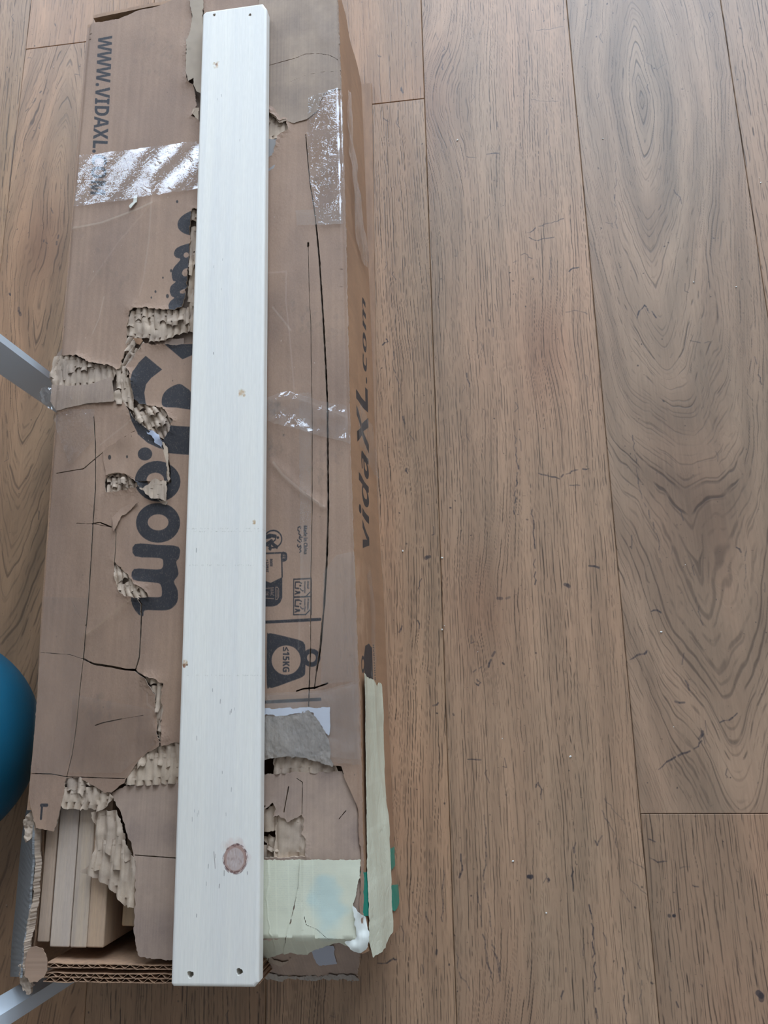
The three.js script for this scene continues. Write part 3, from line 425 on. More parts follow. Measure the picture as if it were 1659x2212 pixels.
// ---- torn corrugation: ribbed sheets, ripped rib by rib, each row lifting over the next
function corrugation(outline, { rows = 2, pitch = 0.0072, seed = 1, low = 0.0058, high = -0.0012, amp = 0.005, turn = 0, jag = 0.006, crush = 0.15, sharp = 0.34, th = 0.00045, under = null } = {}) {
  const pts = P3(outline), r = rng(seed), reg = region(pts, [], [], 0.0007), b = reg.b, geos = [], ca = Math.cos(turn), sa = Math.sin(turn);
  const ends = pts.map(([x, z]) => -x * sa + z * ca), z0 = Math.min(...ends), z1 = Math.max(...ends), base = under ?? topY;
  for (let k = 0; k < rows; k++) {
    const ra = mix(z0, z1, k / rows) - (k ? (z1 - z0) / rows * 0.45 : 0.004), rb = k === rows - 1 ? z1 + 0.01 : mix(z0, z1, (k + 1) / rows), ph = r() * 6, tb = Array.from({ length: 200 }, () => (r() < 0.16 ? -1.9 * jag : (r() - 0.5) * 2 * jag)), tilt = Array.from({ length: 200 }, () => r());
    const rib = (x, z) => { const s = (x * ca + z * sa) / pitch + ph + 0.3 * noise(z * 60 + seed, x * 30) + 0.3 * noise(x * 70 + seed * 5, k * 9); return s; };
    const y = (x, z) => {
      const s = rib(x, z), n = ((Math.floor(s) % 200) + 200) % 200, q = -x * sa + z * ca, t = clamp((q - ra) / (rb - ra)), c = 1 - crush * (0.5 + 0.5 * noise(x * 90 + seed, z * 70));
      const wave = Math.pow(Math.abs(Math.sin(Math.PI * s)), sharp);
      return press(x, z, base(x, z) - low + (low - high - amp) * (0.15 + 0.85 * t * (0.55 + 0.45 * tilt[n])) + amp * wave * c + 0.0008 * noise(x * 220, z * 160 + seed) + (t > 0.6 ? 0.0034 * ((t - 0.6) / 0.4) ** 2 * tilt[n] : 0) - (t > 0.6 ? 0.002 * ((t - 0.6) / 0.4) * (1 - tilt[n]) : 0));
    };
    const extra = (x, z) => { const s = rib(x, z), n = ((Math.floor(s) % 200) + 200) % 200, f = s - Math.floor(s), q = -x * sa + z * ca; return Math.min(q - ra + 0.0008 * noise(x * 300, z * 300), rb + tb[n] + 0.0045 * noise(x * 75 + k * 7, seed) + 0.0012 * Math.abs(f - 0.5) + 0.0012 * noise(x * 400 + k, z * 300) - q); };
    geos.push(sheet(reg, { uv: metre, th, y, C: 0.0024, sub: 4, extra }));
  }
  return mergeGeometries(geos.filter((g) => g.index.count));
}
const torn = (outline, o) => part('torn_corrugation', corrugation(outline, o), cardTorn, carton, 'ripped corrugated layer');
torn([[282, 673], [312, 663], [345, 667], [380, 670], [400, 662], [409, 680], [410, 715], [378, 724], [350, 736], [320, 737], [305, 730], [274, 724], [273, 705]], { rows: 2, seed: 3, pitch: 0.0066 });
torn([[409, 500], [414, 452], [440, 452], [440, 725], [404, 715], [400, 690], [406, 640], [410, 590]], { rows: 4, seed: 4, pitch: 0.008, jag: 0.01 });
torn([[276, 722], [300, 728], [312, 740], [300, 757], [272, 797], [258, 801], [268, 770]], { rows: 2, seed: 5, pitch: 0.005, turn: 0.5 });
torn([[112, 768], [122, 765], [165, 769], [195, 784], [240, 789], [252, 800], [242, 818], [218, 836], [195, 832], [150, 837], [108, 834], [104, 815], [108, 795]], { rows: 2, seed: 7, pitch: 0.0068, high: -0.0018, amp: 0.0046 });
torn([[250, 798], [271, 787], [282, 815], [288, 860], [286, 888], [268, 874], [249, 864]], { rows: 2, seed: 8, pitch: 0.0058, turn: -0.12 });
torn([[282, 884], [300, 870], [350, 880], [376, 908], [368, 930], [352, 948], [330, 935], [310, 922], [291, 905]], { rows: 3, seed: 9, pitch: 0.0056, turn: -0.5, high: -0.0016 });
torn([[228, 1026], [262, 1021], [298, 1040], [302, 1052], [262, 1062], [230, 1065]], { rows: 3, seed: 10, pitch: 0.006, high: -0.0012 });
torn([[245, 1212], [258, 1224], [275, 1238], [292, 1260], [313, 1270], [322, 1290], [300, 1294], [270, 1290], [254, 1275], [246, 1240]], { rows: 3, seed: 11, pitch: 0.0062, turn: -0.3 });
torn([[311, 1460], [330, 1462], [353, 1478], [348, 1510], [354, 1535], [347, 1560], [353, 1590], [349, 1616], [339, 1580], [336, 1540], [333, 1500], [320, 1478]], { rows: 4, seed: 12, pitch: 0.0056 });
torn([[266, 1694], [290, 1652], [318, 1623], [345, 1610], [382, 1600], [430, 1612], [430, 1690], [380, 1692], [300, 1698]], { rows: 2, seed: 13, sharp: 0.6, pitch: 0.0080, amp: 0.0052 });
torn([[138, 1680], [168, 1678], [232, 1708], [243, 1722], [232, 1742], [200, 1757], [165, 1748], [136, 1748], [128, 1735]], { rows: 2, seed: 14, sharp: 0.6, pitch: 0.0076, amp: 0.0054, jag: 0.006 });
torn([[590, 1640], [605, 1628], [660, 1634], [722, 1650], [730, 1668], [640, 1672], [588, 1672]], { rows: 1, seed: 15, pitch: 0.0085, amp: 0.0034, high: 0.001, jag: 0.004 });
torn([[594, 1768], [601, 1758], [620, 1774], [652, 1758], [658, 1775], [655, 1800], [664, 1815], [660, 1856], [590, 1856]], { rows: 1, seed: 16, pitch: 0.009, amp: 0.003, high: 0.003, low: 0.007, jag: 0.002 });
torn([[555, 1750], [575, 1748], [590, 1735], [597, 1745], [592, 1795], [575, 1800], [555, 1795]], { rows: 1, seed: 17, pitch: 0.009, amp: 0.0028, high: 0.004, low: 0.007, jag: 0.002 });
torn([[555, 1800], [575, 1806], [586, 1812], [598, 1802], [600, 1856], [555, 1858]], { rows: 3, seed: 21, pitch: 0.006, amp: 0.003, high: 0.006, low: 0.013, jag: 0.006, crush: 0.9 });
torn([[560, 238], [578, 236], [592, 250], [606, 262], [620, 256], [625, 282], [602, 298], [590, 300], [560, 300]], { rows: 2, seed: 18, pitch: 0.0075, amp: 0.0034, jag: 0.008 });
torn([[193, 1755], [250, 1750], [262, 1795], [276, 1850], [294, 1856], [293, 1993], [275, 1988], [262, 1952], [235, 1920], [205, 1900], [180, 1890], [172, 1884], [190, 1868], [205, 1830]], { rows: 2, seed: 23, sharp: 0.75, pitch: 0.0086, amp: 0.006, high: 0.001, low: 0.0085, jag: 0.010, crush: 0.08 });
// bits of paper left hanging round the tears
const scrap = (name, outline, y, mat = cardTorn, o = {}) => part(name, sheet(region(P3(outline), [], o.cuts ?? [], o.rag ?? 0.0007), { uv: o.uv ?? metre, th: o.th ?? 0.0007, C: 0.0032, sub: 4, y: (x, z, e) => press(x, z, y(x, z, e)) }), mat, carton, o.label);
scrap('paper_shred', [[330, 735], [350, 730], [395, 728], [394, 742], [370, 747], [340, 748], [332, 742]], (x, z) => topY(x, z) - 0.0016 + 0.003 * noise(x * 40, z * 60), cardInner);
scrap('paper_shred', [[290, 733], [308, 731], [310, 738], [303, 746], [297, 744]], (x, z) => topY(x, z) + 0.0016 + 0.001 * noise(x * 90, z * 90), std({ map: cardSide.map, color: 0xece4da, roughness: 0.8 }));
scrap('torn_flap', [[113, 832], [150, 836], [195, 832], [243, 815], [248, 868], [190, 873], [150, 882], [124, 890], [110, 868]], (x, z) => topY(x, z) + 0.0030 + 0.0010 * noise(x * 30, z * 50), cardInner, { th: 0.0012, rag: 0.0003 });
scrap('paper_shred', [[246, 862], [250, 845], [258, 840], [262, 858], [262, 872], [252, 874]], (x, z) => topY(x, z) + 0.0015 + 0.0014 * noise(x * 190, z * 160));
scrap('torn_flap', [[300, 1054], [312, 1057], [322, 1050], [338, 1036], [350, 1041], [362, 1040], [363, 1062], [361, 1072], [362, 1086], [350, 1080], [330, 1078], [318, 1070], [314, 1062]], (x, z) => topY(x, z) + 0.003 + 0.0016 * Math.sqrt(Math.abs(Math.sin(x * 560 + 0.4 * Math.sin(z * 200)))) + 0.001 * noise(x * 70, z * 70), std({ map: cardTorn.map, color: 0xffffff, roughness: 0.85 }), { label: 'pale ribbed scrap over the print' });
scrap('paper_shred', [[340, 1078], [362, 1083], [360, 1092], [346, 1088]], (x, z) => topY(x, z) + 0.0012 + 0.002 * noise(x * 60, z * 90), cardTorn);
scrap('paper_shred', [[352, 955], [362, 968], [366, 985], [364, 1000], [368, 1035], [362, 1042], [360, 1010], [355, 985]], (x, z) => topY(x, z) + 0.0014 + 0.0015 * noise(x * 120, z * 50));
scrap('paper_shred', [[292, 428], [298, 422], [297, 440], [285, 454], [281, 448], [290, 440]], (x, z) => topY(x, z) + 0.0022 + 0.001 * noise(x * 90, z * 90), std({ color: 0xc9c4b4, roughness: 0.8 }));
scrap('paper_shred', [[243, 1118], [265, 1096], [292, 1083], [300, 1086], [285, 1100], [262, 1118], [247, 1150]], (x, z) => topY(x, z) + 0.002 + 0.002 * noise(x * 40, z * 40), cardTop, { uv: topUV });
scrap('torn_flap', [[430, -30], [412, -30], [411, 5], [417, 40], [411, 75], [404, 90], [403, 160], [407, 178], [418, 172], [420, 188], [425, 200], [440, 205], [440, -30]], (x, z) => topY(x, z) + 0.0008 + 0.0022 * clamp(noise(x * 60, z * 14) + 0.4), std({ map: smallKraft([164, 146, 126], 71, 256), roughness: 0.85 }), { label: 'greyish torn liner curling up' });
scrap('paper_shred', [[418, 236], [430, 234], [430, 262], [420, 252], [416, 246]], (x, z) => topY(x, z) + 0.0012, cardTorn);
scrap('torn_flap', [[222, 976], [258, 951], [291, 934], [330, 955], [352, 968], [361, 1000], [363, 1040], [300, 1039], [262, 1021], [230, 1026], [224, 1000]], (x, z) => topY(x, z) + 0.0022 + 0.001 * noise(x * 40, z * 40), cardTop, { uv: topUV, th: 0.0014 });
// the greyer double layer at the far right, torn off along its near edge
const greyed = std({ map: smallKraft([150, 129, 110], 51), roughness: 0.78 }); greyed.map.repeat.set(10, 10);
scrap('outer_liner', [[560, -45], [727, -45], [729, 0], [736, 190], [700, 205], [686, 240], [664, 258], [650, 262], [636, 268], [618, 262], [604, 268], [590, 252], [578, 240], [560, 238]], (x, z) => topY(x, z) + 0.0012 + 0.0005 * noise(x * 30, z * 30), greyed, { th: 0.0008, cuts: [[P3([[560, 150], [640, 128], [660, 120], [690, 119], [712, 122], [730, 131]]), 0.0005], [P3([[625, 180], [660, 165], [700, 158], [725, 157]]), 0.00025]] });
scrap('torn_edge', [[560, 300], [590, 300], [602, 296], [625, 280], [668, 276], [668, 290], [640, 300], [612, 312], [605, 340], [590, 365], [575, 372], [560, 372]], (x, z) => topY(x, z) - 0.0005 + 0.0012 * noise(x * 60, z * 60), std({ map: smallKraft([150, 144, 138], 77, 256), roughness: 0.9 }), { label: 'grey fibrous torn edge' });
// white label, ripped away but for its rim, and the fluffy paper below it
scrap('label_remnant', [[540, 1531], [600, 1530], [713, 1528], [714, 1596], [702, 1580], [690, 1560], [676, 1540], [664, 1536], [650, 1540], [620, 1546], [600, 1547], [585, 1544], [576, 1542], [570, 1548], [540, 1548]], (x, z) => topY(x, z) + 0.0012, std({ color: 0xd4d6dc, roughness: 0.5 }), { th: 0.0002, label: 'white remnant of a torn label' });
scrap('torn_fibres', [[540, 1548], [570, 1547], [600, 1548], [650, 1540], [668, 1534], [690, 1560], [712, 1598], [716, 1640], [720, 1655], [690, 1646], [660, 1638], [640, 1634], [600, 1636], [570, 1642], [540, 1642]], (x, z) => topY(x, z) + 0.0013 + 0.0016 * fbm(x * 130, z * 100), cardFuzz, { th: 0.0006, label: 'grey fluffy paper where the label was ripped off' });

// ---- walls of the box
const topR = (z) => -0.1163 + 0.0195 * z, botR = (z) => -0.1085 + 0.025 * z;
const ZF = -0.80, ZN = 0.193;
const bulge = (z, t) => 0.012 * sstep(0.02, 0.2, z) * Math.sin(Math.PI * clamp(t)) * 1.2 + 0.0012 * noise(z * 9, t * 4);
const sideP = (z, t, o = 0) => [mix(topR(z), botR(z), t) + bulge(z, t) - 0.0012 * Math.max(0, 1 - t / 0.03) ** 2 + o, mix(TOP - 0.0042, 0.0005, t), z];
const sideMap = canvas(2048, 512);
perPixel(sideMap, (x, y) => kraft(x * 0.55, y * 0.55, [162, 124, 93], 15));
function sideSpot(u, v) {                             // place on the side wall seen at (u, v): [z, t]
  let z = 0, t = 0.3; const f = (a, b) => { const [X, Y, Z] = sideP(a, b), d = new THREE.Vector3(X, Y - EYE, Z), q = d.dot(AHEAD); return [W / 2 + FOCAL * d.dot(RIGHT) / q - u, H / 2 + FOCAL * d.dot(DOWN) / q - v]; };
  for (let i = 0; i < 12; i++) { const e = f(z, t), a = f(z + 1e-4, t), b = f(z, t + 1e-3), m = [(a[0] - e[0]) / 1e-4, (b[0] - e[0]) / 1e-3, (a[1] - e[1]) / 1e-4, (b[1] - e[1]) / 1e-3], D = m[0] * m[3] - m[1] * m[2]; z -= (e[0] * m[3] - e[1] * m[1]) / D * 0.8; t -= (m[0] * e[1] - m[2] * e[0]) / D * 0.8; t = clamp(t, -0.3, 1.3); z = clamp(z, -1, 0.4); }
  return [z, t];
}
{
  const ctx = sideMap.getContext('2d'), S = ([u, v]) => { const [z, t] = sideSpot(u, v); return [(z - ZF) / (ZN - ZF) * 2048, t * 512]; };
  const inkS = 'rgba(48,46,48,0.92)', r = rng(9);
  // the wordmark read from the right of the box: letters stand with their heads towards the top edge
  const word = (txt, a, b, cap, it) => { const A = S(a), B = S(b), U = S([a[0] - cap, a[1]]), ex = [B[0] - A[0], B[1] - A[1]], ey = [A[0] - U[0], A[1] - U[1]]; ctx.save(); ctx.font = it + ' 100px sans-serif'; const w = ctx.measureText(txt).width; ctx.fillStyle = inkS; ctx.setTransform(ex[0] / w, ex[1] / w, ey[0] / 74, ey[1] / 74, ...A); ctx.fillText(txt, 0, 0); ctx.restore(); };
  word('vida', [798, 1200], [796, 985], 22, 'italic bold'); word('XL', [797, 980], [794, 838], 26, 'italic bold'); word('.com', [793, 835], [789, 648], 12, 'italic bold');
  const ov = (u, v, ru, rv, w) => stroke(ctx, Array.from({ length: 31 }, (_, i) => S([u + ru * Math.cos(i * Math.PI / 15), v + rv * Math.sin(i * Math.PI / 15)])), w, inkS);
  ov(784, 1435, 3, 15, 7); { ctx.fillStyle = inkS; ctx.beginPath(); [[789, 1395], [797, 1390], [804, 1400], [806, 1470], [788, 1470], [786, 1420]].forEach((p, i) => { const q = S(p); i ? ctx.lineTo(...q) : ctx.moveTo(...q); }); ctx.fill(); }
  word('01HOZORAH', [812, 1470], [808, 1392], 3, 'bold');
  for (const z of [-0.62, -0.36]) stroke(ctx, [[(z - ZF) / (ZN - ZF) * 2048, 150], [(z + 0.07 - ZF) / (ZN - ZF) * 2048, 160]], 2, 'rgba(90,65,45,0.5)');
  for (let i = 0; i < 70; i++) { const [x, y] = S([760 + r() * 40, 1215 + r() * 160]); ctx.fillStyle = `rgba(205,170,140,${0.05 + 0.1 * r()})`; ctx.beginPath(); ctx.ellipse(x, y, 6 + 20 * r(), 5 + 22 * r(), r() * 3, 0, 7); ctx.fill(); }
  for (let i = 0; i < 400; i++) { const x = r() * 2048; ctx.fillStyle = `rgba(205,178,150,${0.25 * r()})`; ctx.beginPath(); ctx.ellipse(x, r() * 14, 2 + 4 * r(), 3, 0, 0, 7); ctx.fill(); }
}
part('side_panel', slab((s, t) => sideP(mix(ZF, ZN, s), t), 160, 24, [-0.002, 0, 0]), std({ map: tex(sideMap), roughness: 0.62 }), carton);
const leftX = (z) => -0.4257 + 0.006 * (z + 0.35) + 0.0255 * sstep(-0.0, 0.2, z) * 0.4;
const leftTape = phys({ color: new THREE.Color().setRGB(0.20, 0.195, 0.185), roughness: 0.55, specularIntensity: 0.5, bumpMap: tex(topBump, false), bumpScale: 0.002 });
const lp = (u, v, h) => at(u, v, h);
{
  const a = at(128, 800, TOP), b = at(62, 1720, TOP);
  part('side_panel', slab((s, t) => { const z = mix(ZF + 0.01, b[1] + 0.012, s); return [mix(-0.4285, b[0], (z + 0.78) / (b[1] + 0.78)) - 0.002 + (t > 0.02 ? 0.004 * t : 0) + 0.002 * noise(z * 8, t * 3), mix(TOP - 0.002 - 0.010 * sstep(-0.385, -0.372, z) * sstep(-0.300, -0.312, z), 0.0005, t), z]; }, 180, 10, [0.0045, 0, 0]), cardSide, carton);
}
part('end_panel', slab((s, t) => [mix(-0.427, -0.137, s), mix(TOP - 0.006, 0.0005, t), -0.835 + 0.012 * t + 0.006 * noise(s * 5, 2) + 0.03 * (1 - s) - 0.002], 40, 6, [0, 0, 0.0045]), cardSide, carton);
part('bottom_panel', slab((s, t) => [mix(-0.416, -0.115, s), 0.0052, mix(-0.80, 0.19, t)], 4, 8, [0, -0.0045, 0]), cardSide, carton);
// ragged far end: the frayed rim of the flap below
scrap('torn_edge', [[196, 34], [215, 30], [245, 34], [262, 28], [275, 34], [262, 44], [240, 48], [225, 60], [205, 52]], (x, z) => TOP - 0.016 + 0.004 * noise(x * 90, z * 90), std({ map: smallKraft([140, 130, 100], 33, 128), roughness: 0.95 }), { label: 'frayed dull rim at the far corner' });
// near left: the wall leans out, taped on the outside, its upper rim ragged
{
  const rim = [[74, 1770], [72, 1850], [66, 1920], [58, 1990], [52, 2050], [46, 2110]], outer = [[62, 1722], [48, 1800], [40, 1880], [33, 1960], [25, 2040], [22, 2110]];
  const curve = (pts, h) => { const c = new THREE.CatmullRomCurve3(pts.map(([u, v]) => { const [x, z] = at(u, v, h); return new THREE.Vector3(x, 0, z); })); return (s) => c.getPoint(s); };
  const r1 = curve(rim, TOP - 0.004), r2 = curve(outer, TOP - 0.075);
  const wall = (s, t, o = 0) => { const a = r1(s), b = r2(s); return [mix(a.x, b.x, t) + o, mix(TOP - 0.004 + (t === 0 ? 0.003 * noise(s * 8, 4) + 0.0004 * noise(s * 70, 1) : 0), TOP - 0.075, t) , mix(a.z, b.z, t)]; };
  part('leaning_side_flap', slab((s, t) => wall(s, t), 60, 12, [0.0022, 0, 0]), leftTape, carton, 'grey taped outside of the leaning side');
  part('torn_edge', slab((s, t) => { const p = wall(s, t * 0.06); return [p[0] + 0.0022 + 0.0014 * noise(s * 7, 3) + 0.0005 * noise(s * 19, 5) + 0.0003 * noise(s * 150, t * 3), p[1] + 0.0012 + 0.0022 * noise(s * 9, 7) + 0.0004 * noise(s * 90, 2), p[2]]; }, 200, 2, [0.0026, -0.006, 0]), cardTorn, carton);
  part('inner_wall', slab((s, t) => { const p = wall(s, 0); return [p[0] + 0.0018 + 0.0004 * noise(s * 25, 5), mix(TOP - 0.016 + 0.0012 * noise(s * 12, 8), 0.006, t), p[2] * 0.985 + 0.002]; }, 50, 6, [0.0014, 0, 0]), cardSide, carton);
  part('side_panel', slab((s, t) => { const b = r2(s); return [mix(b.x, -0.425 + 0.008 * s, t), mix(TOP - 0.075, 0.0005, t), b.z]; }, 20, 6, [0.004, 0, 0]), cardSide, carton);
}
// near end: the inner flap edge-on, a gap, and the outer wall whose cut edge shows two waves of corrugation
function cutEdge(a, b, h0, h1, depth, waves) {        // a wall seen on its cut edge: liners with folded flutes between them
  const [x0, z0] = a, [x1, z1] = b, L = Math.hypot(x1 - x0, z1 - z0), geos = [], dz = depth / waves;
  const P = (s, o) => [mix(x0, x1, s) , mix(z0, z1, s) + o];
  const ribbon = (off, t, n) => geos.push(slab((s, v) => { const [x, z] = P(s, off(s)); return [x, mix(h0 + 0.0004 * noise(s * 120, n), h1, v), z]; }, 300, 1, [0, 0, t]));
  for (let k = 0; k <= waves; k++) ribbon((s) => k * dz + 0.0005 * noise(s * 18, k + depth * 900), 0.0005, k);
  for (let k = 0; k < waves; k++) ribbon((s) => k * dz + 0.0003 + (dz - 0.0006) * (0.5 + 0.5 * Math.sin(s * L / 0.0098 * Math.PI * 2 + k)), 0.00045, k + 9);
  return mergeGeometries(geos);
}
const e1 = at(95, 2101, TOP - 0.004), e2 = at(560, 2106, TOP - 0.004), f1 = at(100, 2080, TOP - 0.004), f2 = at(560, 2089, TOP - 0.004);
part('end_panel', cutEdge(e1, e2, TOP - 0.004, 0.002, 0.0068, 2), cardSide, carton);
part('inner_end_flap', cutEdge(f1, f2, TOP - 0.004, 0.004, 0.003, 1), cardSide, carton);
// corner: a curled brown scrap and crumpled paper
scrap('corner_scrap', [[55, 2060], [62, 2050], [74, 2046], [88, 2052], [93, 2062], [99, 2078], [97, 2100], [90, 2112], [78, 2122], [62, 2124], [51, 2108], [50, 2082]], (x, z) => TOP - 0.001 + 0.003 * noise(x * 28 + 1, z * 30), cardTop.clone(), { uv: (x, z) => [x * 3, z * 1], label: 'brown scrap of liner folded over the corner' });
for (const [o, k] of [[[[32, 2110], [40, 2085], [50, 2090], [58, 2115], [56, 2150], [48, 2155], [36, 2138]], 1], [[[44, 1772], [52, 1764], [72, 1735], [78, 1750], [74, 1790], [60, 1815], [48, 1830], [46, 1800]], 2]])
  scrap('crumpled_edge', o, (x, z) => TOP - 0.006 + 0.008 * fbm(x * 110 + k, z * 110, 4), cardTorn, { th: 0.003, rag: 0.0015 });
// near right: the end flap of the lid folded down
const edgeZ = at(670, 2022, TOP)[1], edgeDrop = (x, z) => (z > edgeZ ? -1.15 * Math.max(0, z - edgeZ - 0.002) : 0);   // beyond this line the lid is folded down
scrap('end_flap', [[566, 2016], [779, 2014], [776, 2040], [749, 2158], [720, 2161], [690, 2157], [640, 2163], [590, 2158], [540, 2160], [534, 2120], [545, 2070]], (x, z) => topY(x, z) - 0.0034 + edgeDrop(x, z) + 0.0012 * noise(x * 30, z * 60) - 0.002 * clamp((z - edgeZ - 0.04) * 100), cardLower, { th: 0.003, rag: 0.0012 });
scrap('fuzzy_edge', [[536, 2150], [590, 2152], [640, 2153], [700, 2150], [750, 2150], [748, 2168], [700, 2167], [640, 2170], [580, 2166], [534, 2168]], (x, z) => topY(x, z) - 0.0030 + edgeDrop(x, z) + 0.0022 * fbm(x * 260, z * 200), cardFuzz, { th: 0.001, rag: 0.0022 });
scrap('paper_shred', [[562, 2070], [572, 2098], [590, 2104], [604, 2098], [612, 2088], [598, 2108], [580, 2122], [556, 2108]], (x, z) => topY(x, z) - 0.001 + edgeDrop(x, z) + 0.003 * noise(x * 80, z * 80), cardTorn);
part('end_panel', slab((s, t) => [mix(-0.2, -0.115, s), mix(0.1, 0.0005, t), 0.192], 8, 4, [0, 0, 0.004]), cardSide, carton);

// ---------------------------------------------------------------- tape
const crinkle = tex(perPixel(canvas(512, 512), (x, y) => { const w = 2.2 * fbm(x * 0.012, y * 0.012, 3), f = 1 - Math.abs(noise((x + y * 0.7) * 0.016 + w, (y - x * 0.4) * 0.03 + w)) * 1.6; return 128 + 55 * Math.max(0, f) ** 3 + 60 * fbm(x * 0.02, y * 0.02, 3) + 26 * noise(x * 0.11 + y * 0.05, y * 0.17) + 14 * noise(x * 0.3, y * 0.34); }), false, true);
const film = ({ rep = [12, 12], ...o } = {}) => { const m = phys({ color: 0xffffff, transmission: 1, thickness: 0, roughness: 0.09, ior: 1.55, bumpMap: crinkle.clone(), bumpScale: 0.0016, ...o }); m.bumpMap.repeat.set(...rep); return m; };
const clear = phys({ color: 0xffffff, transmission: 1, thickness: 0, roughness: 0.035, ior: 1.6, bumpMap: crinkle, bumpScale: 0.0008 }); crinkle.repeat.set(7, 7);
const hazy = phys({ color: 0xbcb6ac, specularIntensity: 0.25, transparent: true, opacity: 0.055, roughness: 0.3, bumpMap: crinkle, bumpScale: 0.0015 });
const tape = (name, outline, mat, lift = 0.0016, o = {}) => scrap(name, outline, (x, z) => topY(x, z) + lift + (o.buckle ?? 0.0004) * noise(x * 70, z * 90) + (o.buckle ?? 0.0004) * 0.6 * noise(x * 170 + z * 90, z * 190) + (o.wave ? o.wave[0] * Math.sin((x * Math.cos(o.wave[1]) + z * Math.sin(o.wave[1])) / o.wave[2] * 6.283 + 1.5 * noise(x * 25, z * 25)) : 0), mat, { th: 0.00012, rag: 0.0004, ...o });
tape('clear_tape', [[176, 340], [300, 325], [440, 306], [440, 408], [300, 431], [163, 449]], clear, 0.0022, { wave: [0.0006, 0.7, 0.03], buckle: 0.00012, label: 'glossy clear tape across the far end' });
tape('clear_tape', [[664, 292], [668, 215], [735, 193], [739, 240], [742, 486], [684, 489], [668, 380]], clear, 0.0026, { wave: [0.0004, 1.2, 0.035], buckle: 0.00012, label: 'glossy clear tape along the right edge' });
tape('clear_tape', [[640, 458], [684, 455], [742, 452], [738, 487], [643, 490]], hazy, 0.003);
tape('clear_tape', [[575, 862], [620, 846], [690, 868], [750, 880], [757, 960], [690, 942], [600, 918], [560, 905]], clear, 0.0032, { buckle: 0.0016, label: 'crumpled clear tape bridging the slit' });
tape('clear_tape', [[540, 1500], [700, 1491], [740, 1480], [774, 1470], [779, 1652], [735, 1648], [700, 1640], [540, 1630]], hazy, 0.0036, { buckle: 0.0008, label: 'hazy wide tape over the ripped label' });
tape('clear_tape', [[540, 1504], [700, 1496], [774, 1476], [779, 1640], [700, 1634], [540, 1628]], clear, 0.0040, { wave: [0.0004, 1.9, 0.06], buckle: 0.0008, label: 'glossy tape over the ripped label' });
tape('clear_tape', [[646, 850], [673, 850], [672, 1330], [650, 1330]], hazy, 0.0018);
tape('clear_tape', [[700, 1235], [728, 1200], [766, 1190], [773, 1470], [745, 1474], [694, 1478]], hazy, 0.002);
tape('clear_tape', [[95, 1290], [192, 1292], [178, 1425], [160, 1590], [143, 1676], [68, 1668], [78, 1500]], phys({ color: 0x7d7a76, specularIntensity: 0.2, transparent: true, opacity: 0.05, roughness: 0.35, bumpMap: crinkle, bumpScale: 0.001 }), 0.0018);
tape('clear_tape', [[158, 1500], [330, 1532], [345, 1600], [300, 1638], [262, 1670], [150, 1668]], film({ roughness: 0.14, rep: [3, 3] }), 0.0022);
tape('clear_tape', [[115, 905], [135, 885], [205, 884], [203, 950], [160, 1000], [152, 1002], [135, 960]], film({ roughness: 0.05, rep: [4, 4] }), 0.002);
scrap('plastic_wrap', [[80, 850], [88, 834], [110, 836], [160, 862], [155, 876], [130, 884], [108, 884], [94, 872]], (x, z) => topY(x, z) + 0.003 + 0.004 * noise(x * 60, z * 60) + 0.0012 * noise(x * 230, z * 230), clear, { th: 0.0001, label: 'crumpled clear plastic at the side edge' });
scrap('plastic_wrap', [[316, 928], [330, 930], [345, 942], [352, 958], [349, 966], [336, 956], [330, 942], [318, 936]], (x, z) => topY(x, z) + 0.001 + 0.003 * noise(x * 120, z * 120), phys({ color: 0xc8ccd8, transparent: true, opacity: 0.6, roughness: 0.25 }), { th: 0.0001, label: 'crumpled clear plastic in the tear' });
// masking tape over the near right corner
const maskMap = canvas(512, 512);
{
  const b = box2(P3([[560, 1857], [790, 1857], [790, 2080], [560, 2080]]));
  perPixel(maskMap, (x, y) => { const f = noise(x * 0.3, y * 0.3) * 0.4 + noise(x * 0.02, y * 0.5) * 0.4, c = fbm(x * 0.01, y * 0.01), L = 1 + 0.018 * f + 0.05 * c; const d = Math.hypot((x - 330) / 90, (y - 230) / 170) + 0.3 * noise(x * 0.02, y * 0.02), k = 1 - sstep(0.55, 1.15, d); return [mix(212, 176, k * 0.55) * L, mix(209, 200, k * 0.55) * L, mix(183, 196, k * 0.55) * L]; });
  const ctx = maskMap.getContext('2d'), r = rng(8);
  for (let i = 0; i < 26; i++) for (let x = 10; x < 300; x += 3 + r() * 5) if (r() < 0.75) stroke(ctx, [[x, 30 + i * 9], [x + 2 + r() * 4, 30 + i * 9]], 2.2, `rgba(130,135,140,${0.05 + 0.10 * r()})`);
  for (let i = 0; i < 5; i++) { const x = 20 + i * 60; stroke(ctx, [[x, 0], [x + 20 * r(), 500]], 6, 'rgba(250,246,220,0.12)'); }
  var maskUV = (x, z) => [(x - b[0]) / (b[2] - b[0]), 1 - (z - b[1]) / (b[3] - b[1])];
}
const maskBump = tex(perPixel(canvas(256, 256), (x, y) => 128 + 110 * Math.max(0, 1 - Math.abs(noise(x * 0.02 + 0.6 * fbm(x * 0.01, y * 0.01), y * 0.006)) * 9) + 30 * fbm(x * 0.02, y * 0.02)), false);
const masking = std({ map: tex(maskMap), roughness: 0.45, bumpMap: maskBump, bumpScale: 0.0006 });
const mLab = 'pale yellow masking tape';
scrap('masking_tape', [[540, 1858], [650, 1857], [646, 1900], [640, 1935], [628, 1985], [613, 2042], [602, 2074], [590, 2078], [575, 2086], [560, 2094], [547, 2112], [540, 2080]], (x, z) => topY(x, z) - 0.0016 + edgeDrop(x, z) + 0.0005 * noise(x * 50, z * 30), masking, { uv: maskUV, th: 0.00018, label: mLab });
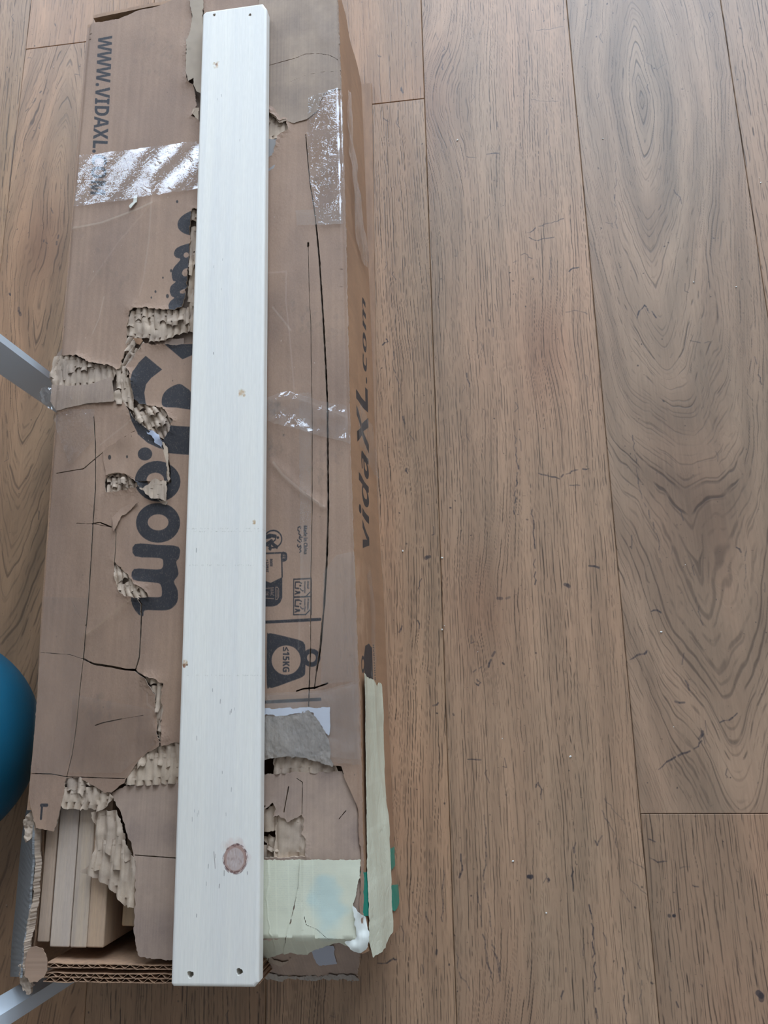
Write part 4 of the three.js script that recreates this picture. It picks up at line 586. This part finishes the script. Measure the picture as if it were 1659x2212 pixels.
scrap('masking_tape', [[648, 1857], [778, 1857], [777, 1885], [768, 1940], [762, 1960], [772, 2010], [776, 2046], [758, 2062], [740, 2048], [731, 2040], [700, 2050], [690, 2058], [668, 2064], [654, 2078], [640, 2080], [616, 2074], [598, 2080], [612, 2042], [630, 1985], [641, 1935], [647, 1905]], (x, z) => topY(x, z) - 0.0004 + edgeDrop(x, z) + 0.0006 * noise(x * 40 + 5, z * 30) + 0.0012 * Math.exp(-Math.abs(x - at(655, 1960, TOP)[0]) * 300), masking, { uv: maskUV, th: 0.00018, cuts: [[P3([[657, 1978], [662, 1998], [685, 2008], [700, 2022], [712, 2032]]), 0.00035]], label: mLab });
scrap('masking_tape', [[760, 1950], [772, 1968], [788, 1985], [795, 2010], [797, 2035], [790, 2055], [776, 2060], [755, 2052], [744, 2036], [770, 2028], [768, 1995]], (x, z) => topY(x, z) - 0.001 - 0.3 * Math.max(0, x - topR(z) - 0.002) + 0.004 * noise(x * 55, z * 60) + 0.0016 * noise(x * 150, z * 150), std({ color: 0xd9d8cc, roughness: 0.5 }), { th: 0.0002, label: 'crumpled end of masking tape at the corner' });
scrap('clear_tape', [[664, 2056], [690, 2052], [716, 2050], [710, 2108], [690, 2112], [668, 2116], [664, 2090]], (x, z) => topY(x, z) - 0.001 + edgeDrop(x, z), phys({ color: 0xb9bcc4, transparent: true, opacity: 0.75, roughness: 0.35 }), { th: 0.0002, label: 'frosted square of tape on the end flap' });
// strips stuck on the long side of the box
const onSide = (name, pts, mat, off, o = {}) => {
  const q = pts.map(([u, v]) => sideSpot(u, v)), reg = region(q.map(([z, t]) => [z, t * 0.155]), [], [], 0.0006), g = sheet(reg, { uv: o.uv ?? ((z, t) => [z, t]), th: 0.0002, C: 0.004, sub: 4, y: () => 0 }), p = g.attributes.position;
  for (let i = 0; i < p.count; i++) { const z = p.getX(i), t = p.getZ(i) / 0.155, s = sideP(z, t, off + p.getY(i) + (o.fold ?? 0) * Math.abs(Math.sin(t * 9 + z * 3 + 1.2 * noise(z * 8, t * 2))) ** 3 + (o.buckle ?? 0.0005) * (0.7 + noise(z * 60, t * 9)) + 0.5 * (o.buckle ?? 0.0005) * noise(z * 25, t * 40)); p.setXYZ(i, ...s); }
  g.computeVertexNormals(); return part(name, g, mat, carton, o.label);
};
const mSide = std({ map: tex(maskMap, true, true), roughness: 0.42, bumpMap: crinkle, bumpScale: 0.0006 }); mSide.map.repeat.set(3, 2.0);
onSide('masking_tape', [[779, 1455], [785, 1457], [790, 1463], [800, 1468], [808, 1476], [812, 1484], [816, 1474], [821, 1478], [824, 1560], [827, 1650], [832, 1760], [838, 1850], [843, 1950], [846, 1990], [846, 2012], [836, 2025], [828, 2045], [812, 2060], [800, 2068], [793, 2030], [790, 1900], [786, 1750], [783, 1600]], mSide, 0.0012, { fold: 0.0016, buckle: 0.0005, label: 'long strip of pale yellow masking tape on the side' });
const green = std({ color: new THREE.Color().setRGB(0.008, 0.22, 0.15), roughness: 0.4 });
onSide('green_tape', [[778, 1882], [796, 1884], [796, 1976], [779, 1980]], green, 0.0007, { label: 'green tape under the masking tape' });
onSide('green_tape', [[836, 1834], [850, 1829], [851, 1870], [840, 1882]], green, 0.0007, { label: 'green tape beside the masking tape' });
onSide('green_tape', [[842, 1912], [855, 1911], [852, 1968], [844, 1966]], green, 0.0007, { label: 'lowest piece of green tape' });
onSide('clear_tape', [[742, 195], [750, 200], [757, 300], [775, 420], [793, 585], [780, 570], [762, 500], [752, 380]], film({ roughness: 0.15, rep: [5, 5] }), 0.002, { buckle: 0.002, label: 'clear tape folded down the side' });
onSide('clear_tape', [[764, 880], [775, 870], [798, 925], [808, 980], [812, 1045], [800, 1020], [785, 985], [768, 960]], hazy, 0.002, { buckle: 0.0024, label: 'crumpled clear tape on the side' });
onSide('clear_tape', [[790, 1240], [798, 1230], [806, 1300], [808, 1400], [806, 1470], [798, 1460], [798, 1350]], hazy, 0.0014, { buckle: 0.0014 });
// ---------------------------------------------------------------- the long pale board on the box
const BT = TOP + 0.0185;                              // its upper face
function pineTexture(w, h, seed, base, streak, extra) {
  const c = perPixel(canvas(w, h), (x, y) => {
    const u = x / w, v = y / h, g = fbm(u * 9 + seed + 0.6 * noise(v * 3, seed), v * 3 + seed, 3), f = noise(u * 160 + seed, v * 40 + 3 * noise(u * 9, v * 5)) * 0.6 + noise(u * 70, v * 160 + seed) * 0.5;
    const L = 1 + streak * (0.5 * g + 0.30 * f), y2 = g * streak * 0.6; return [base[0] * L, base[1] * L * (1 - 0.1 * y2), base[2] * L * (1 - 0.45 * y2)];
  });
  if (extra) extra(c.getContext('2d'), w, h); return c;
}
{
  const c4 = P3([[437, 15], [577, 15], [560, 2130], [367, 2136]], BT);
  const mid = (a, b) => [(a[0] + b[0]) / 2, (a[1] + b[1]) / 2], t = mid(c4[0], c4[1]), b = mid(c4[3], c4[2]);
  const len = Math.hypot(b[0] - t[0], b[1] - t[1]), ang = Math.atan2(b[0] - t[0], b[1] - t[1]), wid = 0.0738, th = 0.0145, cx = (t[0] + b[0]) / 2, cz = (t[1] + b[1]) / 2;
  const local = (u, v) => { const [X, Z] = at(u, v, BT), dx = X - cx, dz = Z - cz; return [dx * Math.cos(ang) - dz * Math.sin(ang), dx * Math.sin(ang) + dz * Math.cos(ang)]; };
  const bev = 0.0028, s = new THREE.Shape(), hw = wid / 2 - bev, hl = len / 2 - bev, q = 0.0035;
  s.moveTo(-hw + 0.0005, -hl); s.lineTo(hw - q * 0.6, -hl); s.lineTo(hw, -hl + q * 0.6); s.lineTo(hw, hl - 0.006); s.lineTo(hw - 0.0035, hl); s.lineTo(-hw + 0.002, hl); s.lineTo(-hw, hl - 0.002); s.lineTo(-hw, -hl + 0.0005); s.closePath();
  let g = new THREE.ExtrudeGeometry(s, { depth: th - 2 * bev, bevelEnabled: true, bevelSize: bev, bevelThickness: bev, bevelSegments: 4, steps: 1 });
  g.rotateX(-Math.PI / 2); g.translate(0, bev, 0); g.clearGroups();
  {
    const ev = new Evaluator(); ev.useGroups = false; let b = new Brush(g); b.updateMatrixWorld();
    for (const [u, v, rr] of [[463, 32, 0.0016], [540, 32, 0.0016], [411, 2105, 0.0027], [517, 2099, 0.0027]]) {                    // screw holes, slightly ragged
      const [x, z] = local(u, v), c = new THREE.CylinderGeometry(rr, rr * 0.95, th * 2, 22), q = c.attributes.position;
      for (let i = 0; i < q.count; i++) { const a = Math.atan2(q.getZ(i), q.getX(i)), k = 1 + 0.14 * Math.sin(a * 3 + u) + 0.07 * Math.sin(a * 7); q.setX(i, q.getX(i) * k); q.setZ(i, q.getZ(i) * k); }
      const h = new Brush(c); h.position.set(x, th / 2, z); h.updateMatrixWorld(); b = ev.evaluate(b, h, SUBTRACTION); b.updateMatrixWorld();
    }
    g = b.geometry;
  }
  const p = g.attributes.position, uv = g.attributes.uv; for (let i = 0; i < p.count; i++) uv.setXY(i, p.getX(i) / wid + 0.5, 0.5 - p.getZ(i) / len);
  const K = (u, v) => { const [x, z] = local(u, v); return [(x / wid + 0.5) * 320, (z / len + 0.5) * 2048]; };
  const col = pineTexture(320, 2048, 4, [228, 221, 208], 0.06, (ctx) => {
    const r = rng(12), blob = (u, v, rx, ry, st) => { const [x, y] = K(u, v); ctx.fillStyle = st; ctx.beginPath(); ctx.ellipse(x, y, rx * 2.05, ry * 0.98, 0, 0, 7); ctx.fill(); };
    for (const [u, v, k] of [[522, 848, 1.1], [467, 140, 1.0], [549, 1128, 0.5], [399, 1432, 0.8]]) for (let i = 0; i < 26; i++) blob(u + (r() - 0.5) * 12 * k, v + (r() - 0.5) * 13 * k, 1 + r() * 2 * k, 1 + r() * 3 * k, `rgba(${165 + r() * 30},${130 + r() * 20},95,${0.12 + 0.16 * r()})`);
    blob(467, 139, 2.5, 3.5, 'rgba(125,90,70,0.6)'); blob(522, 846, 2.5, 4, 'rgba(190,150,105,0.5)'); blob(398, 1438, 3, 4, 'rgba(120,70,45,0.7)'); blob(404, 1436, 2, 2, 'rgba(90,60,40,0.7)');
    for (let i = 0; i < 60; i++) { const a = r() * 6.3, d = Math.sqrt(r()); blob(508 + Math.cos(a) * 26 * d * 1.1, 1849 + Math.sin(a) * 30 * d - 6, 4 + 5 * r(), 5 + 6 * r(), `rgba(205,165,145,${0.03 + 0.05 * r()})`); }
    blob(508, 1855, 21, 24, 'rgba(150,112,98,0.75)'); blob(508, 1856, 16, 19, 'rgba(186,166,156,0.95)'); for (let i = 0; i < 60; i++) { const a = r() * 6.3, d = 19 + r() * 4; const [x, y] = K(508, 1855); stroke(ctx, [[x + Math.cos(a) * d * 2.1, y + Math.sin(a) * d * 1.1], [x + Math.cos(a + 0.2) * d * 2.1, y + Math.sin(a + 0.2) * d * 1.1]], 1.6, `rgba(92,62,58,${0.4 + 0.4 * r()})`); }
    for (let i = 0; i < 50; i++) { const a = r() * 6.3, d = 16 * Math.sqrt(r()); const [x, y] = K(508, 1856); ctx.fillStyle = `rgba(${['150,126,118', '205,192,184', '176,158,152'][Math.floor(r() * 3)]},0.3)`; ctx.beginPath(); ctx.ellipse(x + Math.cos(a) * d * 2.05, y + Math.sin(a) * d * 1.1, 4, 2.5, a, 0, 7); ctx.fill(); }
    for (const [u, v, a] of [[461, 763, 0.8], [424, 1189, 0.7], [476, 1515, 0.6], [466, 1848, 0.5], [484, 1886, 0.7], [534, 1885, 0.8], [474, 1912, 0.6], [425, 1978, 0.7], [450, 1870, 0.5], [500, 1535, 0.6], [497, 1538, 0.4], [506, 1532, 0.3], [459, 1490, 0.35], [480, 1668, 0.4], [425, 1595, 0.3], [415, 1770, 0.35], [420, 1752, 0.3], [429, 1755, 0.3], [446, 1910, 0.3], [481, 560, 0.25], [478, 205, 0.3], [470, 215, 0.25], [462, 575, 0.3], [478, 625, 0.3], [518, 302, 0.25], [500, 1705, 0.3], [488, 1760, 0.25], [426, 1760, 0.3]]) { const [x, y] = K(u, v); stroke(ctx, [[x, y - 1 - r() * 3], [x + (r() - 0.5) * 2, y + 1 + 3 * r()]], 1.2 + r() * 1.3, `rgba(70,60,52,${a})`); }
    { const [x, y] = K(462, 1840); stroke(ctx, [[x, y], [x + 4, y + 16], [x + 6, y + 27]], 2, 'rgba(110,95,85,0.6)'); }
    for (const v of [1142, 1148, 1221, 1459]) for (let i = 0; i < 40; i++) { const [x, y] = K(402 + r() * 165, v + (r() - 0.5) * 2); stroke(ctx, [[x, y], [x + 3, y]], 0.9, `rgba(150,140,120,${0.15 + 0.25 * r()})`); }
    for (const [u, v] of [[463, 32], [540, 32]]) { const [x, y] = K(u, v); for (let i = 0; i < 14; i++) stroke(ctx, [[x + (r() - 0.5) * 9, y + (r() - 0.5) * 8], [x + (r() - 0.5) * 9, y + (r() - 0.5) * 8]], 1.2, 'rgba(120,95,70,0.5)'); }
  });
  const bmp = perPixel(canvas(256, 1024), (x, y) => 128 + 50 * noise(x * 0.8, y * 0.03) + 25 * noise(x * 0.3, y * 0.012) + 20 * noise(x * 0.9, y * 0.3));
  const m = std({ map: tex(col), bumpMap: tex(bmp, false), bumpScale: 0.00012, roughness: 0.55 });
  const o = new THREE.Mesh(g, m); put(o, 'wooden_board'); o.position.set(cx, BT - th, cz); o.rotation.y = ang;
  o.userData.label = 'long pale cream wooden board with screw holes, lying along the top of the torn carton'; o.userData.category = 'board';
}
// ---------------------------------------------------------------- pine boards standing on edge inside the box, seen through the hole
{
  const woods = [[178, 152, 128], [184, 164, 146], [182, 160, 138], [178, 148, 120], [186, 158, 124]].map((b, i) => std({ map: tex(pineTexture(64, 512, 20 + i * 3, b, 0.16)), roughness: 0.6 }));
  const slat = (u0, u1, v, h, low, back, m, label) => {
    const [x0] = at(u0, v, h), [x1, z1] = at(u1, v, h), L = z1 - back, w = x1 - x0, g = new RoundedBoxGeometry(w, h - low, L, 2, 0.0014);
    const o = new THREE.Mesh(g, m); put(o, 'pine_board'); o.position.set((x0 + x1) / 2, (h + low) / 2, back + L / 2); o.rotation.y = 0.0; o.userData = { label, category: 'board', group: 'pine boards inside the torn carton' };
    const u = g.attributes.uv, p = g.attributes.position; for (let i = 0; i < p.count; i++) u.setXY(i, (p.getX(i) + p.getY(i)) / 0.03, p.getZ(i) / 0.5); return o;
  };
  for (const m of woods) { m.map.wrapS = m.map.wrapT = THREE.RepeatWrapping; }
  slat(79, 105, 2036, TOP - 0.014, 0.0062, -0.5, woods[0], 'leftmost upright pine board in the open hole of the carton, next to its side wall');
  slat(106, 149, 2047, TOP - 0.0125, 0.0062, -0.5, woods[1], 'second pine board from the left in the open hole of the carton');
  slat(150.5, 186, 2048, TOP - 0.012, 0.0062, -0.5, woods[2], 'third pine board from the left in the open hole, greyish, pressed against the tan one');
  slat(186.3, 223, 2048, TOP - 0.012, 0.0062, -0.5, woods[3], 'tan pine board at the right of the row, its tall side in shade');
  slat(262, 322, 2002, TOP - 0.03, 0.02, -0.5, woods[4], 'lower lying pine board mostly hidden under the torn cardboard edge, right of the row');
}
// ---------------------------------------------------------------- white table whose two right legs stand beside the box
{
  const t = thing('table', 'white table whose two flat legs stand on the floor at the left of the carton', 'table', [-0.8, 0, -0.07]);
  const white = std({ color: new THREE.Color().setRGB(0.62, 0.66, 0.68), roughness: 0.38 }), TH = 0.73;
  const dir = (u, v) => { const [x, z] = at(u, v); return z / x; };
  const prism = (c, y0, y1) => { const s = new THREE.Shape(c.map(([x, z]) => new THREE.Vector2(x, -z))); const g = new THREE.ExtrudeGeometry(s, { depth: y1 - y0 - 0.002, bevelEnabled: true, bevelSize: 0.001, bevelThickness: 0.001, bevelSegments: 2, bevelOffset: -0.001 }); g.rotateX(-Math.PI / 2); g.translate(0, y0 + 0.001, 0); return g; };
  const a = -0.462, A = [[a, a * dir(107, 818)], [a, a * dir(110, 805)]], zf = A[0][1], xb = zf / dir(119, 890);
  part('leg', prism([[a, zf], [a, A[1][1]], [xb, A[1][1]], [xb, zf]], 0, TH), white, t);
  const b = -0.425, zt = b * dir(56, 2159), zb = b * dir(98, 2163), xl = zt / dir(27, 2135);
  part('leg', prism([[b, zt], [b, zb], [xl, zb], [xl, zt]], 0, TH), white, t);
  for (const [x, z] of [[-1.12, -0.45], [-1.02, 0.32]]) part('leg', prism([[x, z], [x, z + 0.015], [x + 0.05, z + 0.015], [x + 0.05, z]], 0, TH), white, t);
  part('tabletop', prism([[-0.50, -0.46], [-0.41, 0.36], [-1.03, 0.40], [-1.14, -0.49]], TH, TH + 0.025), white, t);
}
// ---------------------------------------------------------------- teal ball on the floor
{
  const g = new THREE.SphereGeometry(0.11, 64, 48), m = phys({ color: new THREE.Color().setRGB(0.004, 0.10, 0.17), roughness: 0.5, bumpMap: tex(perPixel(canvas(256, 256), (x, y) => 128 + 50 * noise(x * 0.7, y * 0.7)), false, true), bumpScale: 0.0002 });
  m.bumpMap.repeat.set(6, 4);
  const o = new THREE.Mesh(g, m); put(o, 'ball'); o.position.set(-0.5636, 0.11, 0.0236); o.userData = { label: 'smooth matte teal ball on the floor close to the left side of the carton', category: 'ball' };
}
// ---------------------------------------------------------------- crumbs of paint and cardboard on the floor
{
  const r = rng(77), geo = new THREE.IcosahedronGeometry(0.0008, 0), spots = [[1640, 385], [1643, 395], [1032, 1408], [955, 1360], [960, 1352], [1085, 1595], [1232, 1634], [1428, 1365], [1108, 1860], [1180, 1972], [1480, 1220], [870, 1190], [116, 146], [14, 1955], [955, 1205], [1498, 610], [1590, 620], [1302, 300], [988, 303], [1455, 1570]];
  const o = new THREE.InstancedMesh(geo, std({ color: 0xd8d2c6, roughness: 0.9 }), spots.length), m4 = new THREE.Matrix4();
  spots.forEach(([u, v], i) => { const [x, z] = at(u, v), s = 0.5 + r(); m4.makeRotationY(r() * 6).scale(new THREE.Vector3(s, s * 0.7, s * (0.7 + r()))).setPosition(x, 0.0005, z); o.setMatrixAt(i, m4); });
  put(o, 'crumbs'); o.userData = { label: 'tiny pale crumbs scattered on the oak floor', category: 'crumbs', kind: 'stuff' };
}

renderer.render(scene, camera);
